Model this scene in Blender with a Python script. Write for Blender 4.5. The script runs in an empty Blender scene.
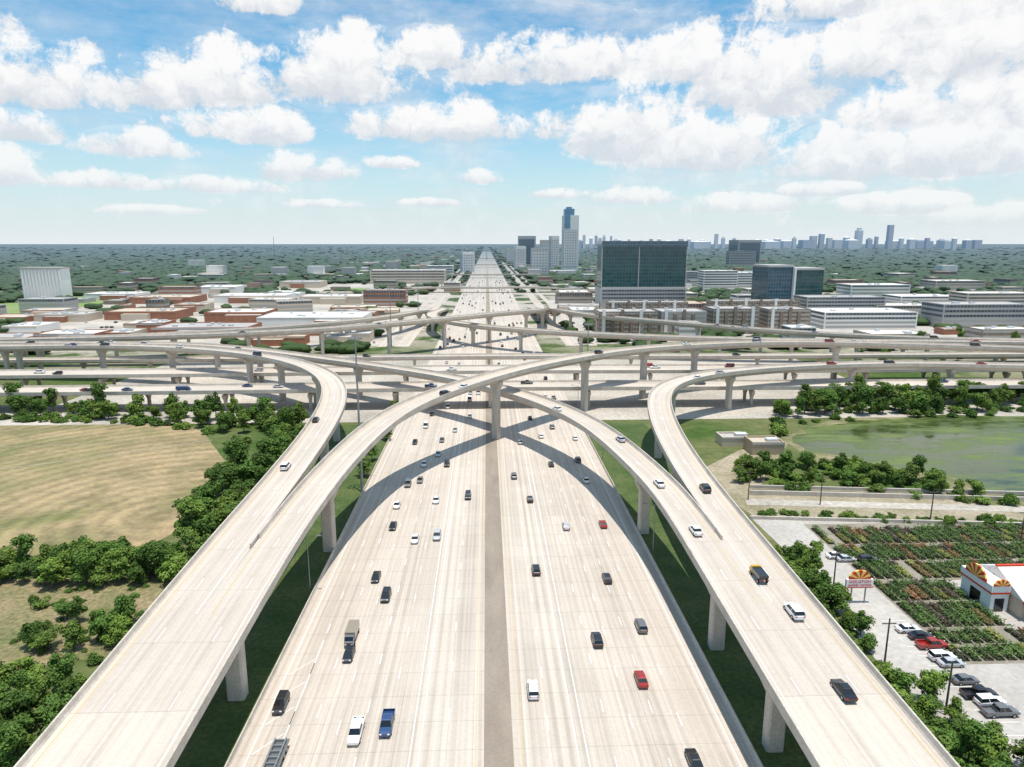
import bpy, bmesh, math, random
import numpy as np
from mathutils import Vector, Matrix
random.seed(7); rng=np.random.default_rng(7)
scene=bpy.context.scene; col=scene.collection
scene.view_settings.view_transform='Standard'
try: scene.view_settings.look='None'
except Exception: pass
scene.view_settings.exposure=0
# ------------------------------------------------ survey: camera solution used to measure real places
H=70.0; TH=math.radians(11.6); PS=math.radians(2.1); FP=683.0
def ray(px,py):
    xr=(px-512)/FP; up=-(py-383.5)/FP
    f=math.cos(TH)+up*math.sin(TH); z=-math.sin(TH)+up*math.cos(TH)
    return (xr*math.cos(PS)+f*math.sin(PS), -xr*math.sin(PS)+f*math.cos(PS), z)
def spot(px,py,z=0.0):
    d=ray(px,py); t=(z-H)/d[2]
    return (d[0]*t,d[1]*t)
# ------------------------------------------------ mesh builder
class MB:
    def __init__(s): s.v=[]; s.f=[]; s.m=[]; s.uv=None
    def quad(s,a,b,c,d,m):
        n=len(s.v); s.v+=[a,b,c,d]; s.f.append((n,n+1,n+2,n+3)); s.m.append(m)
    def poly(s,pts,m):
        n=len(s.v); s.v+=list(pts); s.f.append(tuple(range(n,n+len(pts)))); s.m.append(m)
    def box(s,x0,x1,y0,y1,z0,z1,m):
        n=len(s.v)
        s.v+=[(x0,y0,z0),(x1,y0,z0),(x1,y1,z0),(x0,y1,z0),(x0,y0,z1),(x1,y0,z1),(x1,y1,z1),(x0,y1,z1)]
        for f in ((0,3,2,1),(4,5,6,7),(0,1,5,4),(1,2,6,5),(2,3,7,6),(3,0,4,7)):
            s.f.append(tuple(n+i for i in f)); s.m.append(m)
    def loft(s,rings,m,cap=True):
        k=len(rings[0]); n=len(s.v)
        for r in rings: s.v+=list(r)
        for i in range(len(rings)-1):
            for j in range(k):
                a=n+i*k+j; b=n+i*k+(j+1)%k
                s.f.append((a,b,b+k,a+k)); s.m.append(m)
        if cap:
            s.f.append(tuple(n+j for j in range(k))[::-1]); s.m.append(m)
            e=n+(len(rings)-1)*k
            s.f.append(tuple(e+j for j in range(k))); s.m.append(m)
    def cyl(s,c0,c1,r0,r1,k,m):
        a=Vector(c0); b=Vector(c1); d=(b-a).normalized()
        u=d.orthogonal().normalized(); w=d.cross(u)
        s.loft([[tuple(p+(u*math.cos(2*math.pi*j/k)+w*math.sin(2*math.pi*j/k))*r) for j in range(k)] for p,r in ((a,r0),(b,r1))],m)
    def merge(s,o):
        n=len(s.v); s.v+=o.v; s.f+=[tuple(n+i for i in f) for f in o.f]; s.m+=o.m
    def mesh(s,name,smooth=False):
        me=bpy.data.meshes.new(name); me.from_pydata(s.v,[],s.f)
        ms=[]; idx=[]
        for m in s.m:
            if m not in ms: ms.append(m)
            idx.append(ms.index(m))
        for m in ms: me.materials.append(m)
        me.polygons.foreach_set('material_index',idx)
        if s.uv:
            uvl=me.uv_layers.new(name='UVMap')
            li=np.zeros(len(me.loops),dtype=np.int32); me.loops.foreach_get('vertex_index',li)
            uvl.data.foreach_set('uv',np.array(s.uv,dtype=np.float32)[li].ravel())
        if smooth: me.polygons.foreach_set('use_smooth',[True]*len(me.polygons))
        me.update(); return me
def add(name,data,parent=None,loc=None,rotz=0,**props):
    o=bpy.data.objects.new(name,data); col.objects.link(o)
    if parent is not None: o.parent=parent
    if loc is not None: o.location=loc
    if rotz: o.rotation_euler=(0,0,rotz)
    for k,v in props.items(): o[k]=v
    return o
# ------------------------------------------------ materials
class N:
    def __init__(s,tree): s.t=tree; s.n=tree.nodes; s.l=tree.links
    def new(s,t,**k):
        n=s.n.new(t)
        for a,b in k.items(): setattr(n,a,b)
        return n
    def put(s,sock,v):
        if isinstance(v,bpy.types.NodeSocket): s.l.new(v,sock)
        elif v is not None: sock.default_value=v
    def m(s,op,a,b=None,c=None,clamp=False):
        n=s.new('ShaderNodeMath',operation=op,use_clamp=clamp)
        s.put(n.inputs[0],a)
        if b is not None: s.put(n.inputs[1],b)
        if c is not None: s.put(n.inputs[2],c)
        return n.outputs[0]
    def vm(s,op,a,b=None,c=None):
        n=s.new('ShaderNodeVectorMath',operation=op)
        s.put(n.inputs[0],a)
        if b is not None: s.put(n.inputs[1],b)
        if c is not None: s.put(n.inputs[2],c)
        return n.outputs[0]
    def sc(s,a,f):
        n=s.new('ShaderNodeVectorMath',operation='SCALE')
        if isinstance(a,tuple): n.inputs[0].default_value=a[:3]
        else: s.put(n.inputs[0],a)
        s.put(n.inputs['Scale'],f); return n.outputs[0]
    def mix(s,f,a,b,bt='MIX'):
        n=s.new('ShaderNodeMix',data_type='RGBA',blend_type=bt)
        s.put(n.inputs[0],f); s.put(n.inputs[6],a); s.put(n.inputs[7],b); return n.outputs[2]
    def noise(s,vec,scale,detail=4,rough=.55,out=0,dist=0,dim='3D'):
        n=s.new('ShaderNodeTexNoise',noise_dimensions=dim); n.inputs['Scale'].default_value=scale; n.inputs['Detail'].default_value=detail
        n.inputs['Roughness'].default_value=rough; n.inputs['Distortion'].default_value=dist
        if vec is not None: s.put(n.inputs['Vector'],vec)
        return n.outputs[out]
    def rng(s,v,a,b,c=0.0,d=1.0,kind='LINEAR'):
        n=s.new('ShaderNodeMapRange',interpolation_type=kind,clamp=True)
        s.put(n.inputs[0],v)
        for i,x in enumerate((a,b,c,d)): n.inputs[i+1].default_value=x
        return n.outputs[0]
def C(c): return (c[0],c[1],c[2],1.0)
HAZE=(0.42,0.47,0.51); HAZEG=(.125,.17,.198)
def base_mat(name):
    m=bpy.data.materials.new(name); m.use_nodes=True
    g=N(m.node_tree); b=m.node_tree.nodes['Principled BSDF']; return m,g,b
def haze_tint(g,c,hc=HAZE,k=8000.):  # aerial haze painted into the base colour by distance from the origin, no volume
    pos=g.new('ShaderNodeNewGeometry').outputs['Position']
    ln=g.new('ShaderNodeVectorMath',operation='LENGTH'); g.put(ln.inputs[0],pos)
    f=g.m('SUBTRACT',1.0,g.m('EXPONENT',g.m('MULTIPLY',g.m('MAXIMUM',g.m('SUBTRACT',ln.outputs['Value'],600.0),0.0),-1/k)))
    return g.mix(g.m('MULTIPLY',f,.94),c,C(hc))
def M(name,c,c2=None,scale=.5,rough=.85,metal=0.0,detail=4,haze=True,spec=.4,lo=.35,hi=.65,stretch=None,fine=0.12,coat=0):
    m,g,b=base_mat(name)
    tc=g.new('ShaderNodeNewGeometry').outputs['Position']
    v=tc
    if stretch: v=g.vm('MULTIPLY',tc,stretch)
    cc=C(c)
    if c2 is not None:
        f=g.rng(g.noise(v,scale,detail),lo,hi); cc=g.mix(f,C(c),C(c2))
    if fine>0: cc=g.sc(cc,g.rng(g.noise(tc,scale*7+.5,2),.3,.7,1-fine,1+fine))
    if haze: cc=haze_tint(g,cc)
    g.put(b.inputs['Base Color'],cc)
    b.inputs['Roughness'].default_value=rough; b.inputs['Metallic'].default_value=metal
    b.inputs['Specular IOR Level'].default_value=spec
    if coat: b.inputs['Coat Weight'].default_value=coat
    return m
def road_mat(name,c,dark,joint=6.0,lane=3.7,lane0=0.0,streak=.25,k=8000.,hc=HAZE):
    m,g,b=base_mat(name)
    uv=g.new('ShaderNodeUVMap').outputs[0]
    sp=g.new('ShaderNodeSeparateXYZ'); g.put(sp.inputs[0],uv); u,v=sp.outputs[0],sp.outputs[1]
    s1=g.noise(g.vm('MULTIPLY',uv,(1.1,.005,1)),1.0,5,.68,dim='2D')
    s2=g.noise(uv,.05,4,.6,dim='2D'); s3=g.noise(uv,1.6,3,.7,dim='2D')
    cc=g.mix(g.rng(s1,.40,.66,0,1.0),C(c),C(dark))
    cc=g.mix(g.rng(s2,.45,.66,0,.4),cc,C([x*1.1 for x in c]))
    fl=g.new('ShaderNodeCombineXYZ'); g.put(fl.inputs[0],g.m('FLOOR',g.m('DIVIDE',g.m('SUBTRACT',u,lane0),lane))); g.put(fl.inputs[1],g.m('FLOOR',g.m('DIVIDE',v,joint*4)))
    wn=g.new('ShaderNodeTexWhiteNoise',noise_dimensions='2D'); g.put(wn.inputs['Vector'],fl.outputs[0])
    val=g.rng(wn.outputs['Value'],0,1,.95,1.03)
    val=g.m('MULTIPLY',val,g.rng(s3,.25,.75,.94,1.05))
    jt=g.m('FRACT',g.m('DIVIDE',v,joint)); val=g.m('MULTIPLY',val,g.m('SUBTRACT',1.0,g.m('MULTIPLY',g.m('LESS_THAN',jt,.12/joint),.22)))
    lj=g.m('FRACT',g.m('DIVIDE',g.m('SUBTRACT',u,lane0),lane)); val=g.m('MULTIPLY',val,g.m('SUBTRACT',1.0,g.m('MULTIPLY',g.m('LESS_THAN',lj,.03),.18)))
    ty=g.m('ABSOLUTE',g.m('SUBTRACT',lj,.5)); tb=g.rng(g.m('ABSOLUTE',g.m('SUBTRACT',ty,.22)),0,.16,1-streak*.5,1.0,'SMOOTHSTEP'); val=g.m('MULTIPLY',val,tb)
    g.put(b.inputs['Base Color'],haze_tint(g,g.sc(cc,val),hc,k)); b.inputs['Roughness'].default_value=.85; b.inputs['Specular IOR Level'].default_value=.25
    return m
CONC=M('concrete_pale',(.60,.53,.455),(.49,.43,.365),.3,stretch=(1,1,.3))
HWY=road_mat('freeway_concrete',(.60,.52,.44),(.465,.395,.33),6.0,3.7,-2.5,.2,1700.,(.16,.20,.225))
DECKM=road_mat('bridge_deck_concrete',(.60,.52,.44),(.475,.405,.34),14.0,20.,-10.0,.06)
MEDM=M('median_stained_concrete',(.255,.205,.158),(.32,.265,.208),.25,fine=.08,detail=5,stretch=(1,.25,1))
LOT=M('parking_pavement',(.50,.46,.415),(.40,.365,.325),.06,fine=.12)
LOT2=M('old_parking_pavement',(.54,.48,.41),(.35,.315,.265),.03,fine=.2)
WHITE=M('road_paint_white',(.80,.79,.76),None,rough=.6,fine=.08)
WORN=M('worn_paint',(.68,.64,.58),None,rough=.6,fine=.1)
YEL=M('road_paint_yellow',(.62,.45,.19),None,rough=.6,fine=.08)
GRASS=M('grass_verge',(.045,.085,.016),(.095,.125,.035),.12,fine=.3)
SOIL=M('bare_soil',(.36,.30,.22),(.28,.24,.15),.1,fine=.25)
STEEL=M('galvanised_steel',(.30,.31,.32),None,rough=.5,metal=.5,fine=.03)
def leaf_mat(name,c1,c2,c3,hz=True):
    m,g,b=base_mat(name)
    geo=g.new('ShaderNodeNewGeometry'); oi=g.new('ShaderNodeObjectInfo')
    f=geo.outputs['Random Per Island']
    cc=g.mix(f,C(c1),C(c2))
    n=g.noise(geo.outputs['Position'],.12 if not hz else .012,2); cc=g.mix(g.rng(n,.4,.65,0,.7),cc,C(c3))
    cc=g.sc(cc,g.rng(oi.outputs['Random'],0,1,.75,1.35))
    g.put(b.inputs['Base Color'],haze_tint(g,cc,HAZEG,3000.) if hz else cc); b.inputs['Roughness'].default_value=.75; b.inputs['Specular IOR Level'].default_value=.2
    return m
LEAF=leaf_mat('foliage_mid',(.05,.11,.018),(.12,.20,.036),(.07,.125,.025),False)
LEAF2=leaf_mat('foliage_yellowgreen',(.085,.15,.02),(.175,.25,.045),(.10,.15,.032),False)
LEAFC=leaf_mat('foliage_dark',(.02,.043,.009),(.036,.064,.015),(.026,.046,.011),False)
FOREST=leaf_mat('woodland_canopy',(.034,.06,.018),(.046,.078,.023),(.028,.05,.018))
BARK=M('bark',(.16,.13,.09),(.10,.08,.06),3.0)
# ------------------------------------------------ ground
def ground_mat():
    m,g,b=base_mat('ground_mix')
    p=g.new('ShaderNodeNewGeometry').outputs['Position']
    n1=g.noise(p,.02,5,.6); n2=g.noise(p,.004,4,.6); n3=g.noise(p,.3,4,.7)
    near=g.mix(g.rng(n1,.4,.62),C((.06,.105,.025)),C((.17,.17,.075)))
    urb=g.mix(g.rng(n1,.42,.52),C((.06,.095,.03)),C((.44,.39,.33)))
    far=g.mix(g.rng(n2,.4,.6),C((.02,.034,.014)),C((.032,.05,.02)))
    ln=g.new('ShaderNodeVectorMath',operation='LENGTH'); g.put(ln.inputs[0],p); L=ln.outputs['Value']
    cc=g.mix(g.rng(L,420,560),near,urb); cc=g.mix(g.rng(L,1050,1450),cc,far)
    g.put(b.inputs['Base Color'],haze_tint(g,g.sc(cc,g.rng(n3,.3,.7,.75,1.25)),HAZEG,3600.)); b.inputs['Roughness'].default_value=.95; b.inputs['Specular IOR Level'].default_value=.1
    return m
mb=MB(); R=60000
mb.quad((-R,-2000,0),(R,-2000,0),(R,R,0),(-R,R,0),ground_mat())
add('ground',mb.mesh('ground'),kind='structure',label='flat green and built-up plain reaching the horizon')
def sheet(name,pts,z,m,label):
    mb=MB(); mb.poly([(x,y,z) for x,y in pts],m)
    me=mb.mesh(name); o=add(name,me,kind='structure',label=label)
    if me.polygons[0].normal.z<0: me.flip_normals()
    return o
def psheet(name,px,z,m,label): return sheet(name,[spot(*p) for p in px],z,m,label)
def field_mat():
    m,g,b=base_mat('mown_field')
    p=g.new('ShaderNodeNewGeometry').outputs['Position']
    n1=g.noise(p,.016,5,.62,dist=.6); n2=g.noise(p,.5,5,.75); n4=g.noise(p,.06,6,.72)
    cc=g.mix(g.rng(n1,.38,.54),C((.14,.16,.045)),C((.36,.265,.14)))
    cc=g.mix(g.rng(n4,.46,.60,0,.7),cc,C((.185,.155,.07)))
    def arcs(cx,cy,k):
        ds=g.new('ShaderNodeVectorMath',operation='DISTANCE'); g.put(ds.inputs[0],p); ds.inputs[1].default_value=(cx,cy,0)
        return g.m('SINE',g.m('MULTIPLY',g.m('ADD',ds.outputs['Value'],g.m('MULTIPLY',n4,2.5)),k))
    sp=g.new('ShaderNodeSeparateXYZ'); g.put(sp.inputs[0],p)
    sel=g.rng(g.m('ADD',sp.outputs[0],g.m('MULTIPLY',sp.outputs[1],.5)),-70,-40)
    w=g.m('ADD',g.m('MULTIPLY',arcs(-85,172,1.1),sel),g.m('MULTIPLY',arcs(-330,60,.8),g.m('SUBTRACT',1.0,sel)))
    v=g.m('ADD',g.rng(w,-1,1,.86,1.12),g.rng(n2,.3,.7,-.25,.25))
    g.put(b.inputs['Base Color'],g.sc(cc,v)); b.inputs['Roughness'].default_value=.95; return m
FIELD=field_mat()
psheet('field_ground',[(-250,418),(60,418),(200,428),(232,470),(200,520),(150,545),(-250,590)],.02,FIELD,'mown tan and olive grass field with curved mowing lines')
psheet('field_ground',[(-200,585),(175,575),(150,620),(120,655),(-200,700)],.03,M('dry_grass',(.29,.22,.12),(.14,.145,.05),.09,fine=.35,detail=7),'dry brownish scrubby lot between tree belts')
mb=MB()
for a,b_,ww in (((212,440),(60,462),.4),((60,462),(-40,474),.4),((-20,448),(120,443),.25)):
    p=Vector(spot(*a)).to_3d(); q=Vector(spot(*b_)).to_3d(); d=(q-p).normalized(); n=Vector((-d.y,d.x,0))*ww; k=Vector((0,0,.05))
    mb.quad(tuple(p-n+k),tuple(q-n+k),tuple(q+n+k),tuple(p+n+k),SOIL)
add('dirt_track',mb.mesh('dirt_track'),kind='structure',label='pale worn dirt track across the mown field')
sheet('grass_verge',[(-62,30),(-36,30),(-36,262),(-62,262)],.03,GRASS,'green grass verge below the raised ramps')
sheet('grass_verge',[(36,30),(62,30),(62,262),(36,262)],.03,GRASS,'green grass verge below the raised ramps')
sheet('street',[(-300,266),(300,266),(300,300),(-300,300)],.05,LOT2,'ground level cross street under the elevated freeway')
sheet('street',[(-190,300.1),(190,300.1),(190,425),(-190,425)],.04,LOT2,'pale concrete ground beneath the interchange')
psheet('embankment_ground',[(700,470),(740,450),(790,440),(760,487),(1200,497),(1200,527),(755,517),(715,490)],.02,M('pale_dirt',(.40,.33,.24),(.24,.21,.12),.08,fine=.25,detail=6),'pale dirt and concrete drainage bank')
psheet('pond_bank_ground',[(780,438),(850,413),(970,406),(1200,413),(1300,514),(1000,510),(890,472),(815,462)],.04,M('pond_bank',(.11,.13,.04),(.30,.245,.14),.12,detail=6,fine=.3),'muddy grassy bank around the pond')
def water():
    m,g,b=base_mat('pond_water')
    p=g.new('ShaderNodeNewGeometry').outputs['Position']
    n=g.noise(g.vm('MULTIPLY',p,(1,3.2,1)),.035,8,.72)
    g.put(b.inputs['Base Color'],g.mix(g.rng(n,.42,.6),C((.045,.065,.022)),C((.15,.185,.055))))
    g.put(b.inputs['Roughness'],g.rng(n,.44,.58,.05,.5)); b.inputs['Specular IOR Level'].default_value=.45; b.inputs['IOR'].default_value=1.33
    bn=g.new('ShaderNodeBump'); bn.inputs['Strength'].default_value=.08; g.put(bn.inputs['Height'],g.noise(p,1.0,3)); g.put(b.inputs['Normal'],bn.outputs[0]); return m
def ragged(px,amp,seed):
    P=[spot(*p) for p in px]; out=[]; r=random.Random(seed)
    for i in range(len(P)):
        a=P[i]; b=P[(i+1)%len(P)]; n=max(1,int(math.hypot(a[0]-b[0],a[1]-b[1])/5))
        for k in range(n):
            t=k/n; j=amp*(0 if k==0 else 1); out.append((a[0]+(b[0]-a[0])*t+r.uniform(-j,j),a[1]+(b[1]-a[1])*t+r.uniform(-j,j)))
    return out
sheet('pond_water',ragged([(792,438),(815,427),(860,420),(960,415),(1080,418),(1200,440),(1250,503),(1024,502),(985,490),(950,477),(890,466),(845,456),(804,452)],2.0,3),.07,water(),'murky green pond with patches of algae')
psheet('parking_lot',[(750,517),(1200,530),(1400,800),(1010,780),(900,690),(860,640),(790,555)],.03,LOT,'pale grey parking lot beside the garden centre')
psheet('road',[(745,499),(1200,511),(1200,517),(747,505)],.06,LOT2,'narrow concrete service road along the bank')
DARKM=M('drain_mud',(.12,.11,.07),(.2,.17,.11),.2)
psheet('channel_path',[(752,489),(1200,500),(1200,504),(752,493)],.06,DARKM,'narrow muddy drainage channel')
for yy0,hh in ((488,1.0),(494.5,1.3),(519,.9)):
    a=spot(750,yy0); b_=spot(1190,yy0+11)
    mb=MB(); dx,dy=b_[0]-a[0],b_[1]-a[1]
    mb.loft([[(0,-.25,0),(0,.25,0),(0,.25,hh),(0,-.25,hh)],[(dx,dy-.25,0),(dx,dy+.25,0),(dx,dy+.25,hh),(dx,dy-.25,hh)]],CONC)
    add('retaining_wall',mb.mesh('retaining_wall'),loc=(a[0],a[1],0),label='long low concrete retaining wall stepping down the drainage bank',category='wall')
mb=MB()
for i in range(14):
    x,y=96+i*2.7,88
    mb.quad((x,y,.045),(x+.12,y,.045),(x+.12,y+5,.045),(x,y+5,.045),WHITE)
for i in range(12):
    x=74.0; y=84+i*2.8; mb.quad((x,y,.045),(x+5,y,.045),(x+5,y+.12,.045),(x,y+.12,.045),WHITE)
add('parking_marking_pavement',mb.mesh('parking_marking_pavement'),kind='structure',label='thin white painted parking bay lines')
# ------------------------------------------------ freeway
XC=1.2
mb=MB(); mb.uv=[]
def strip(mb,x0,x1,y0,y1,z,m,uv=True,seg=1):
    for i in range(seg):
        a=y0+(y1-y0)*i/seg; b=y0+(y1-y0)*(i+1)/seg
        mb.quad((x0,a,z),(x1,a,z),(x1,b,z),(x0,b,z),m)
        if mb.uv is not None: mb.uv+=[(x0,a),(x1,a),(x1,b),(x0,b)]
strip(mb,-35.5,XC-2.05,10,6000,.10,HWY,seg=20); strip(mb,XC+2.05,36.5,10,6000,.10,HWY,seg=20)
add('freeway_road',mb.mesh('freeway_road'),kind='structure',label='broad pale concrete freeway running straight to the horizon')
mb=MB(); mb.box(XC-2.05,XC+2.05,10,3000,.0,.25,MEDM)
add('median_road',mb.mesh('median_road'),kind='structure',label='dark stained concrete median strip with raised kerb')
mb=MB(); mb.uv=[]
for x0,x1 in ((-64,-54),(-76,-70),(55,65),(71,77)): strip(mb,x0,x1,470,2600,.08,HWY,seg=10)
add('frontage_road',mb.mesh('frontage_road'),kind='structure',label='concrete frontage roads flanking the freeway')
mb=MB()
def dash(x,y0,y1,w=.14,on=3.0,per=12.2,m=WHITE):
    y=y0
    while y<y1: strip(mb,x-w/2,x+w/2,y,y+on,.115,m,False); y+=per
def solid(x,y0,y1,m,w=.14): strip(mb,x-w/2,x+w/2,y0,y1,.115,m,False)
Lsol=[-9.9,-11.2,-33.6]; Ldash=[-6.2,-14.9,-18.6,-22.3,-26.0,-29.7]
Rsol=[12.3,13.6,34.2]; Rdash=[8.6,17.3,21.0,24.7,28.4]
for x in Lsol+Rsol: solid(x,12,2400,WHITE)
for x in Ldash+Rdash: dash(x,14+random.random()*8,1400)
solid(XC-3.2,12,2400,YEL,.11); solid(XC+3.2,12,2400,YEL,.11)
solid(-29.7,12,112,WORN,.25)
for i in range(6):
    y=72+i*6; x0=-33.3; x1=-30
    mb.quad((x0,y,.118),(x0+.0,y+.35,.118),(x1,y+4.4,.118),(x1,y+4.05,.118),WORN)
add('lane_marking_road',mb.mesh('lane_marking_road'),kind='structure',label='white dashed and yellow solid painted freeway lines')
for x in (-35.7,36.7):
    mb=MB()
    P=[(-.32,0),(-.14,.32),(-.09,.95),(.09,.95),(.14,.32),(.32,0)]
    mb.loft([[(x+a,y,b+.05) for a,b in P] for y in (10,264)],CONC)
    add('freeway_barrier',mb.mesh('freeway_barrier'),label='long pale concrete safety barrier along the freeway edge',category='barrier')
# ------------------------------------------------ elevated decks
def path(pts,smooth=40):
    P=[Vector(p) for p in pts]; P=[P[0]*2-P[1]]+P+[P[-1]*2-P[-2]]
    out=[]
    for i in range(1,len(P)-2):
        a,b,c,d=P[i-1:i+3]
        n=max(4,int((c-b).length/2))
        for k in range(n):
            t=k/n
            out.append(.5*((2*b)+(c-a)*t+(2*a-5*b+4*c-d)*t*t+(-a+3*b-3*c+d)*t**3))
    out.append(P[-2])
    A=np.array([tuple(p) for p in out])
    s=np.r_[0,np.cumsum(np.linalg.norm(np.diff(A,axis=0),axis=1))]
    n=int(s[-1]/3.5); t=np.linspace(0,s[-1],n+1)
    A=np.stack([np.interp(t,s,A[:,k]) for k in range(3)],1)
    for _ in range(smooth): A[1:-1]=A[1:-1]*.5+(A[:-2]+A[2:])*.25
    T=np.gradient(A,axis=0); T[:,2]=0; T/=np.linalg.norm(T,axis=1)[:,None]
    Nn=np.stack([T[:,1],-T[:,0],np.zeros(len(T))],1)
    S=np.r_[0,np.cumsum(np.linalg.norm(np.diff(A,axis=0),axis=1))]
    return A,T,Nn,S
def sweep(mb,pt,prof,m,i0=0,i1=None):
    A,T,Nn,S=pt; i1=len(A) if i1 is None else i1; k=len(prof); n=len(mb.v)
    for i in range(i0,i1):
        for o,dz in prof:
            p=A[i]+Nn[i]*o; mb.v.append((p[0],p[1],p[2]+dz))
            if mb.uv is not None: mb.uv.append((o,S[i]))
    for i in range(i1-i0-1):
        for j in range(k):
            a=n+i*k+j; b=n+i*k+(j+1)%k; mb.f.append((a,b,b+k,a+k)); mb.m.append(m)
    mb.f.append(tuple(n+j for j in range(k))[::-1]); mb.m.append(m)
    e=n+(i1-i0-1)*k; mb.f.append(tuple(e+j for j in range(k))); mb.m.append(m)
decks={}
def flyover(key,label,pts,w,left_from=None,right_from=None,lanes=2,smooth=40,name='flyover_bridge',dirs=1,deep=2.1):
    pt=path(pts,smooth); A,T,Nn,S=pt; decks[key]=(pt,w,dirs)
    root=add(name,None,label=label,category='bridge',group='elevated freeway ramps')
    root.location=(A[0][0],A[0][1],0); off=Vector((-A[0][0],-A[0][1],0))
    def part(nm,mb):
        me=mb.mesh(nm); me.transform(Matrix.Translation(off)); add(nm,me,parent=root)
    h=w/2
    mb=MB(); mb.uv=[]; sweep(mb,pt,[(-h,0),(h,0),(h,-.4),(h*.55,-.65),(h*.48,-deep),(-h*.48,-deep),(-h*.55,-.65),(-h,-.4)],DECKM); part('deck',mb)
    for sd,fr in ((-1,left_from),(1,right_from)):
        i0=0
        if fr is not None: i0=int(np.argmax(A[:,1]>fr))
        mb=MB(); e=sd*h; c=-sd
        sweep(mb,pt,[(e+sd*.12,-.55),(e+sd*.12,.95),(e+c*.12,.95),(e+c*.22,.3),(e+c*.38,.01),(e+c*.38,-.3)],CONC,i0); part('parapet',mb)
    mb=MB(); z=.02
    def ln(o,ww,m,dashd,fr=None):
        i=0 if fr is None else int(np.argmax(A[:,1]>fr))
        while i<len(A)-1:
            if dashd and i%4: i+=1; continue
            a0=A[i]+Nn[i]*(o-ww/2); a1=A[i]+Nn[i]*(o+ww/2); b0=A[i+1]+Nn[i+1]*(o-ww/2); b1=A[i+1]+Nn[i+1]*(o+ww/2)
            mb.quad(*[(p[0],p[1],p[2]+z) for p in (a0,a1,b1,b0)],m); i+=1
    ln(-h+1.1,.13,YEL if dirs>0 else WHITE,False,left_from and 96); ln(h-1.3,.13,WHITE if dirs>0 else YEL,False,right_from and 96)
    for k in range(1,lanes): ln(-h+1.1+(w-2.4)*k/lanes,.12,WHITE,True)
    part('lane_marking',mb)
    return pt
flyover('AL','pale concrete ramp curving away above the grass field',
 [(-47.8,20,11.3),(-47.8,68,13),(-47.8,111,15),(-47.6,150,16.2),(-48.5,190,17),(-51.5,225,17.8),(-59,257,18.4),(-76,288,18.8),(-104,316,19),(-145,340,18.8),(-195,356,18.2),(-260,362,17),(-360,362,16)],8.4,right_from=116,smooth=25)
flyover('AR','highest pale concrete flyover sweeping over the freeway',
 [(-39.6,20,11.3),(-39.6,68,13),(-39.6,111,15),(-38.4,138,16.6),(-34.5,166,19),(-25,200,21.7),(2.5,240,23.6),(32,273,23.6),(72,306,23),(142,336,21),(215,344,18.5),(290,338,16.5),(400,330,14)],8.0,left_from=119,smooth=25)
flyover('BL','pale concrete flyover crossing below the highest ramp',
 [(40.0,20,11.3),(40.0,68,13),(40.0,111,15),(40,138,16),(37,166,16.2),(29.5,205,16.3),(10,244,16.3),(-20,279,16.2),(-75,322,16),(-148,368,16),(-220,384,15.5),(-300,388,15),(-380,388,14)],7.5,right_from=119,smooth=25,dirs=-1)
flyover('BR','pale concrete ramp looping away beside the pond',
 [(47.6,20,11.3),(47.6,68,13),(47.6,111,15),(48.4,150,16),(52,190,16.5),(59,228,16.8),(69,254,16.8),(92,276,16.6),(130,293,16.2),(191,305,15.4),(260,303,14),(360,303,13)],7.7,left_from=116,smooth=25,dirs=-1)
flyover('M1','elevated main roadway of the crossing freeway',[(-420,293,7.6),(-150,293,8.2),(0,293,8.8),(150,293,8.2),(420,293,7.6)],14.5,lanes=4,name='overpass_bridge',deep=1.5)
flyover('M2','elevated main roadway of the crossing freeway',[(-420,332,7.8),(-150,332,8.4),(0,332,9.0),(150,332,8.4),(420,332,7.8)],16,lanes=4,name='overpass_bridge',dirs=-1,deep=1.5)
flyover('M3','outer connector deck of the crossing freeway',[(-420,378,7.5),(-150,374,8),(0,372,9),(150,374,8),(420,378,7.5)],9,lanes=2,name='overpass_bridge',deep=1.5)
flyover('FC','distant concrete flyover bending across the freeway',[(47,720,3),(48,640,9),(49,585,15),(38,530,19),(5,490,20.5),(-50,440,20.5),(-110,410,19),(-190,402,17),(-300,400,15),(-400,400,14)],8.4,smooth=25)
flyover('FD','distant concrete flyover crossing under the upper ramp',[(-44,720,3),(-45,640,8),(-46,575,12),(-38,520,14),(-8,470,14.5),(45,432,14.5),(110,410,14),(190,398,13),(300,394,12),(400,392,11)],8.4,smooth=25)
flyover('FE','distant concrete ramp peeling off toward the apartments',[(56,720,3),(57,640,9),(61,585,14),(85,515,16),(135,465,16),(185,430,15),(250,412,13),(330,408,11),(420,408,10)],8.2,smooth=25)
flyover('FF','distant concrete ramp peeling off toward the stores',[(-53,720,3),(-54,640,8),(-58,585,13),(-80,520,15),(-125,470,15),(-190,440,14),(-280,425,12),(-400,420,10)],8.2,smooth=25)
for i,(yy,zz,ww) in enumerate(((1000,7,14),(1420,7,12),(2050,8,16),(2900,8,16))):
    flyover('X%d'%i,'far street overpass crossing the freeway',[(-160,yy,1.0),(-80,yy,zz),(0,yy,zz),(80,yy,zz),(160,yy,1.0)],ww,lanes=2,name='overpass_bridge',deep=1.5,smooth=10)
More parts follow.
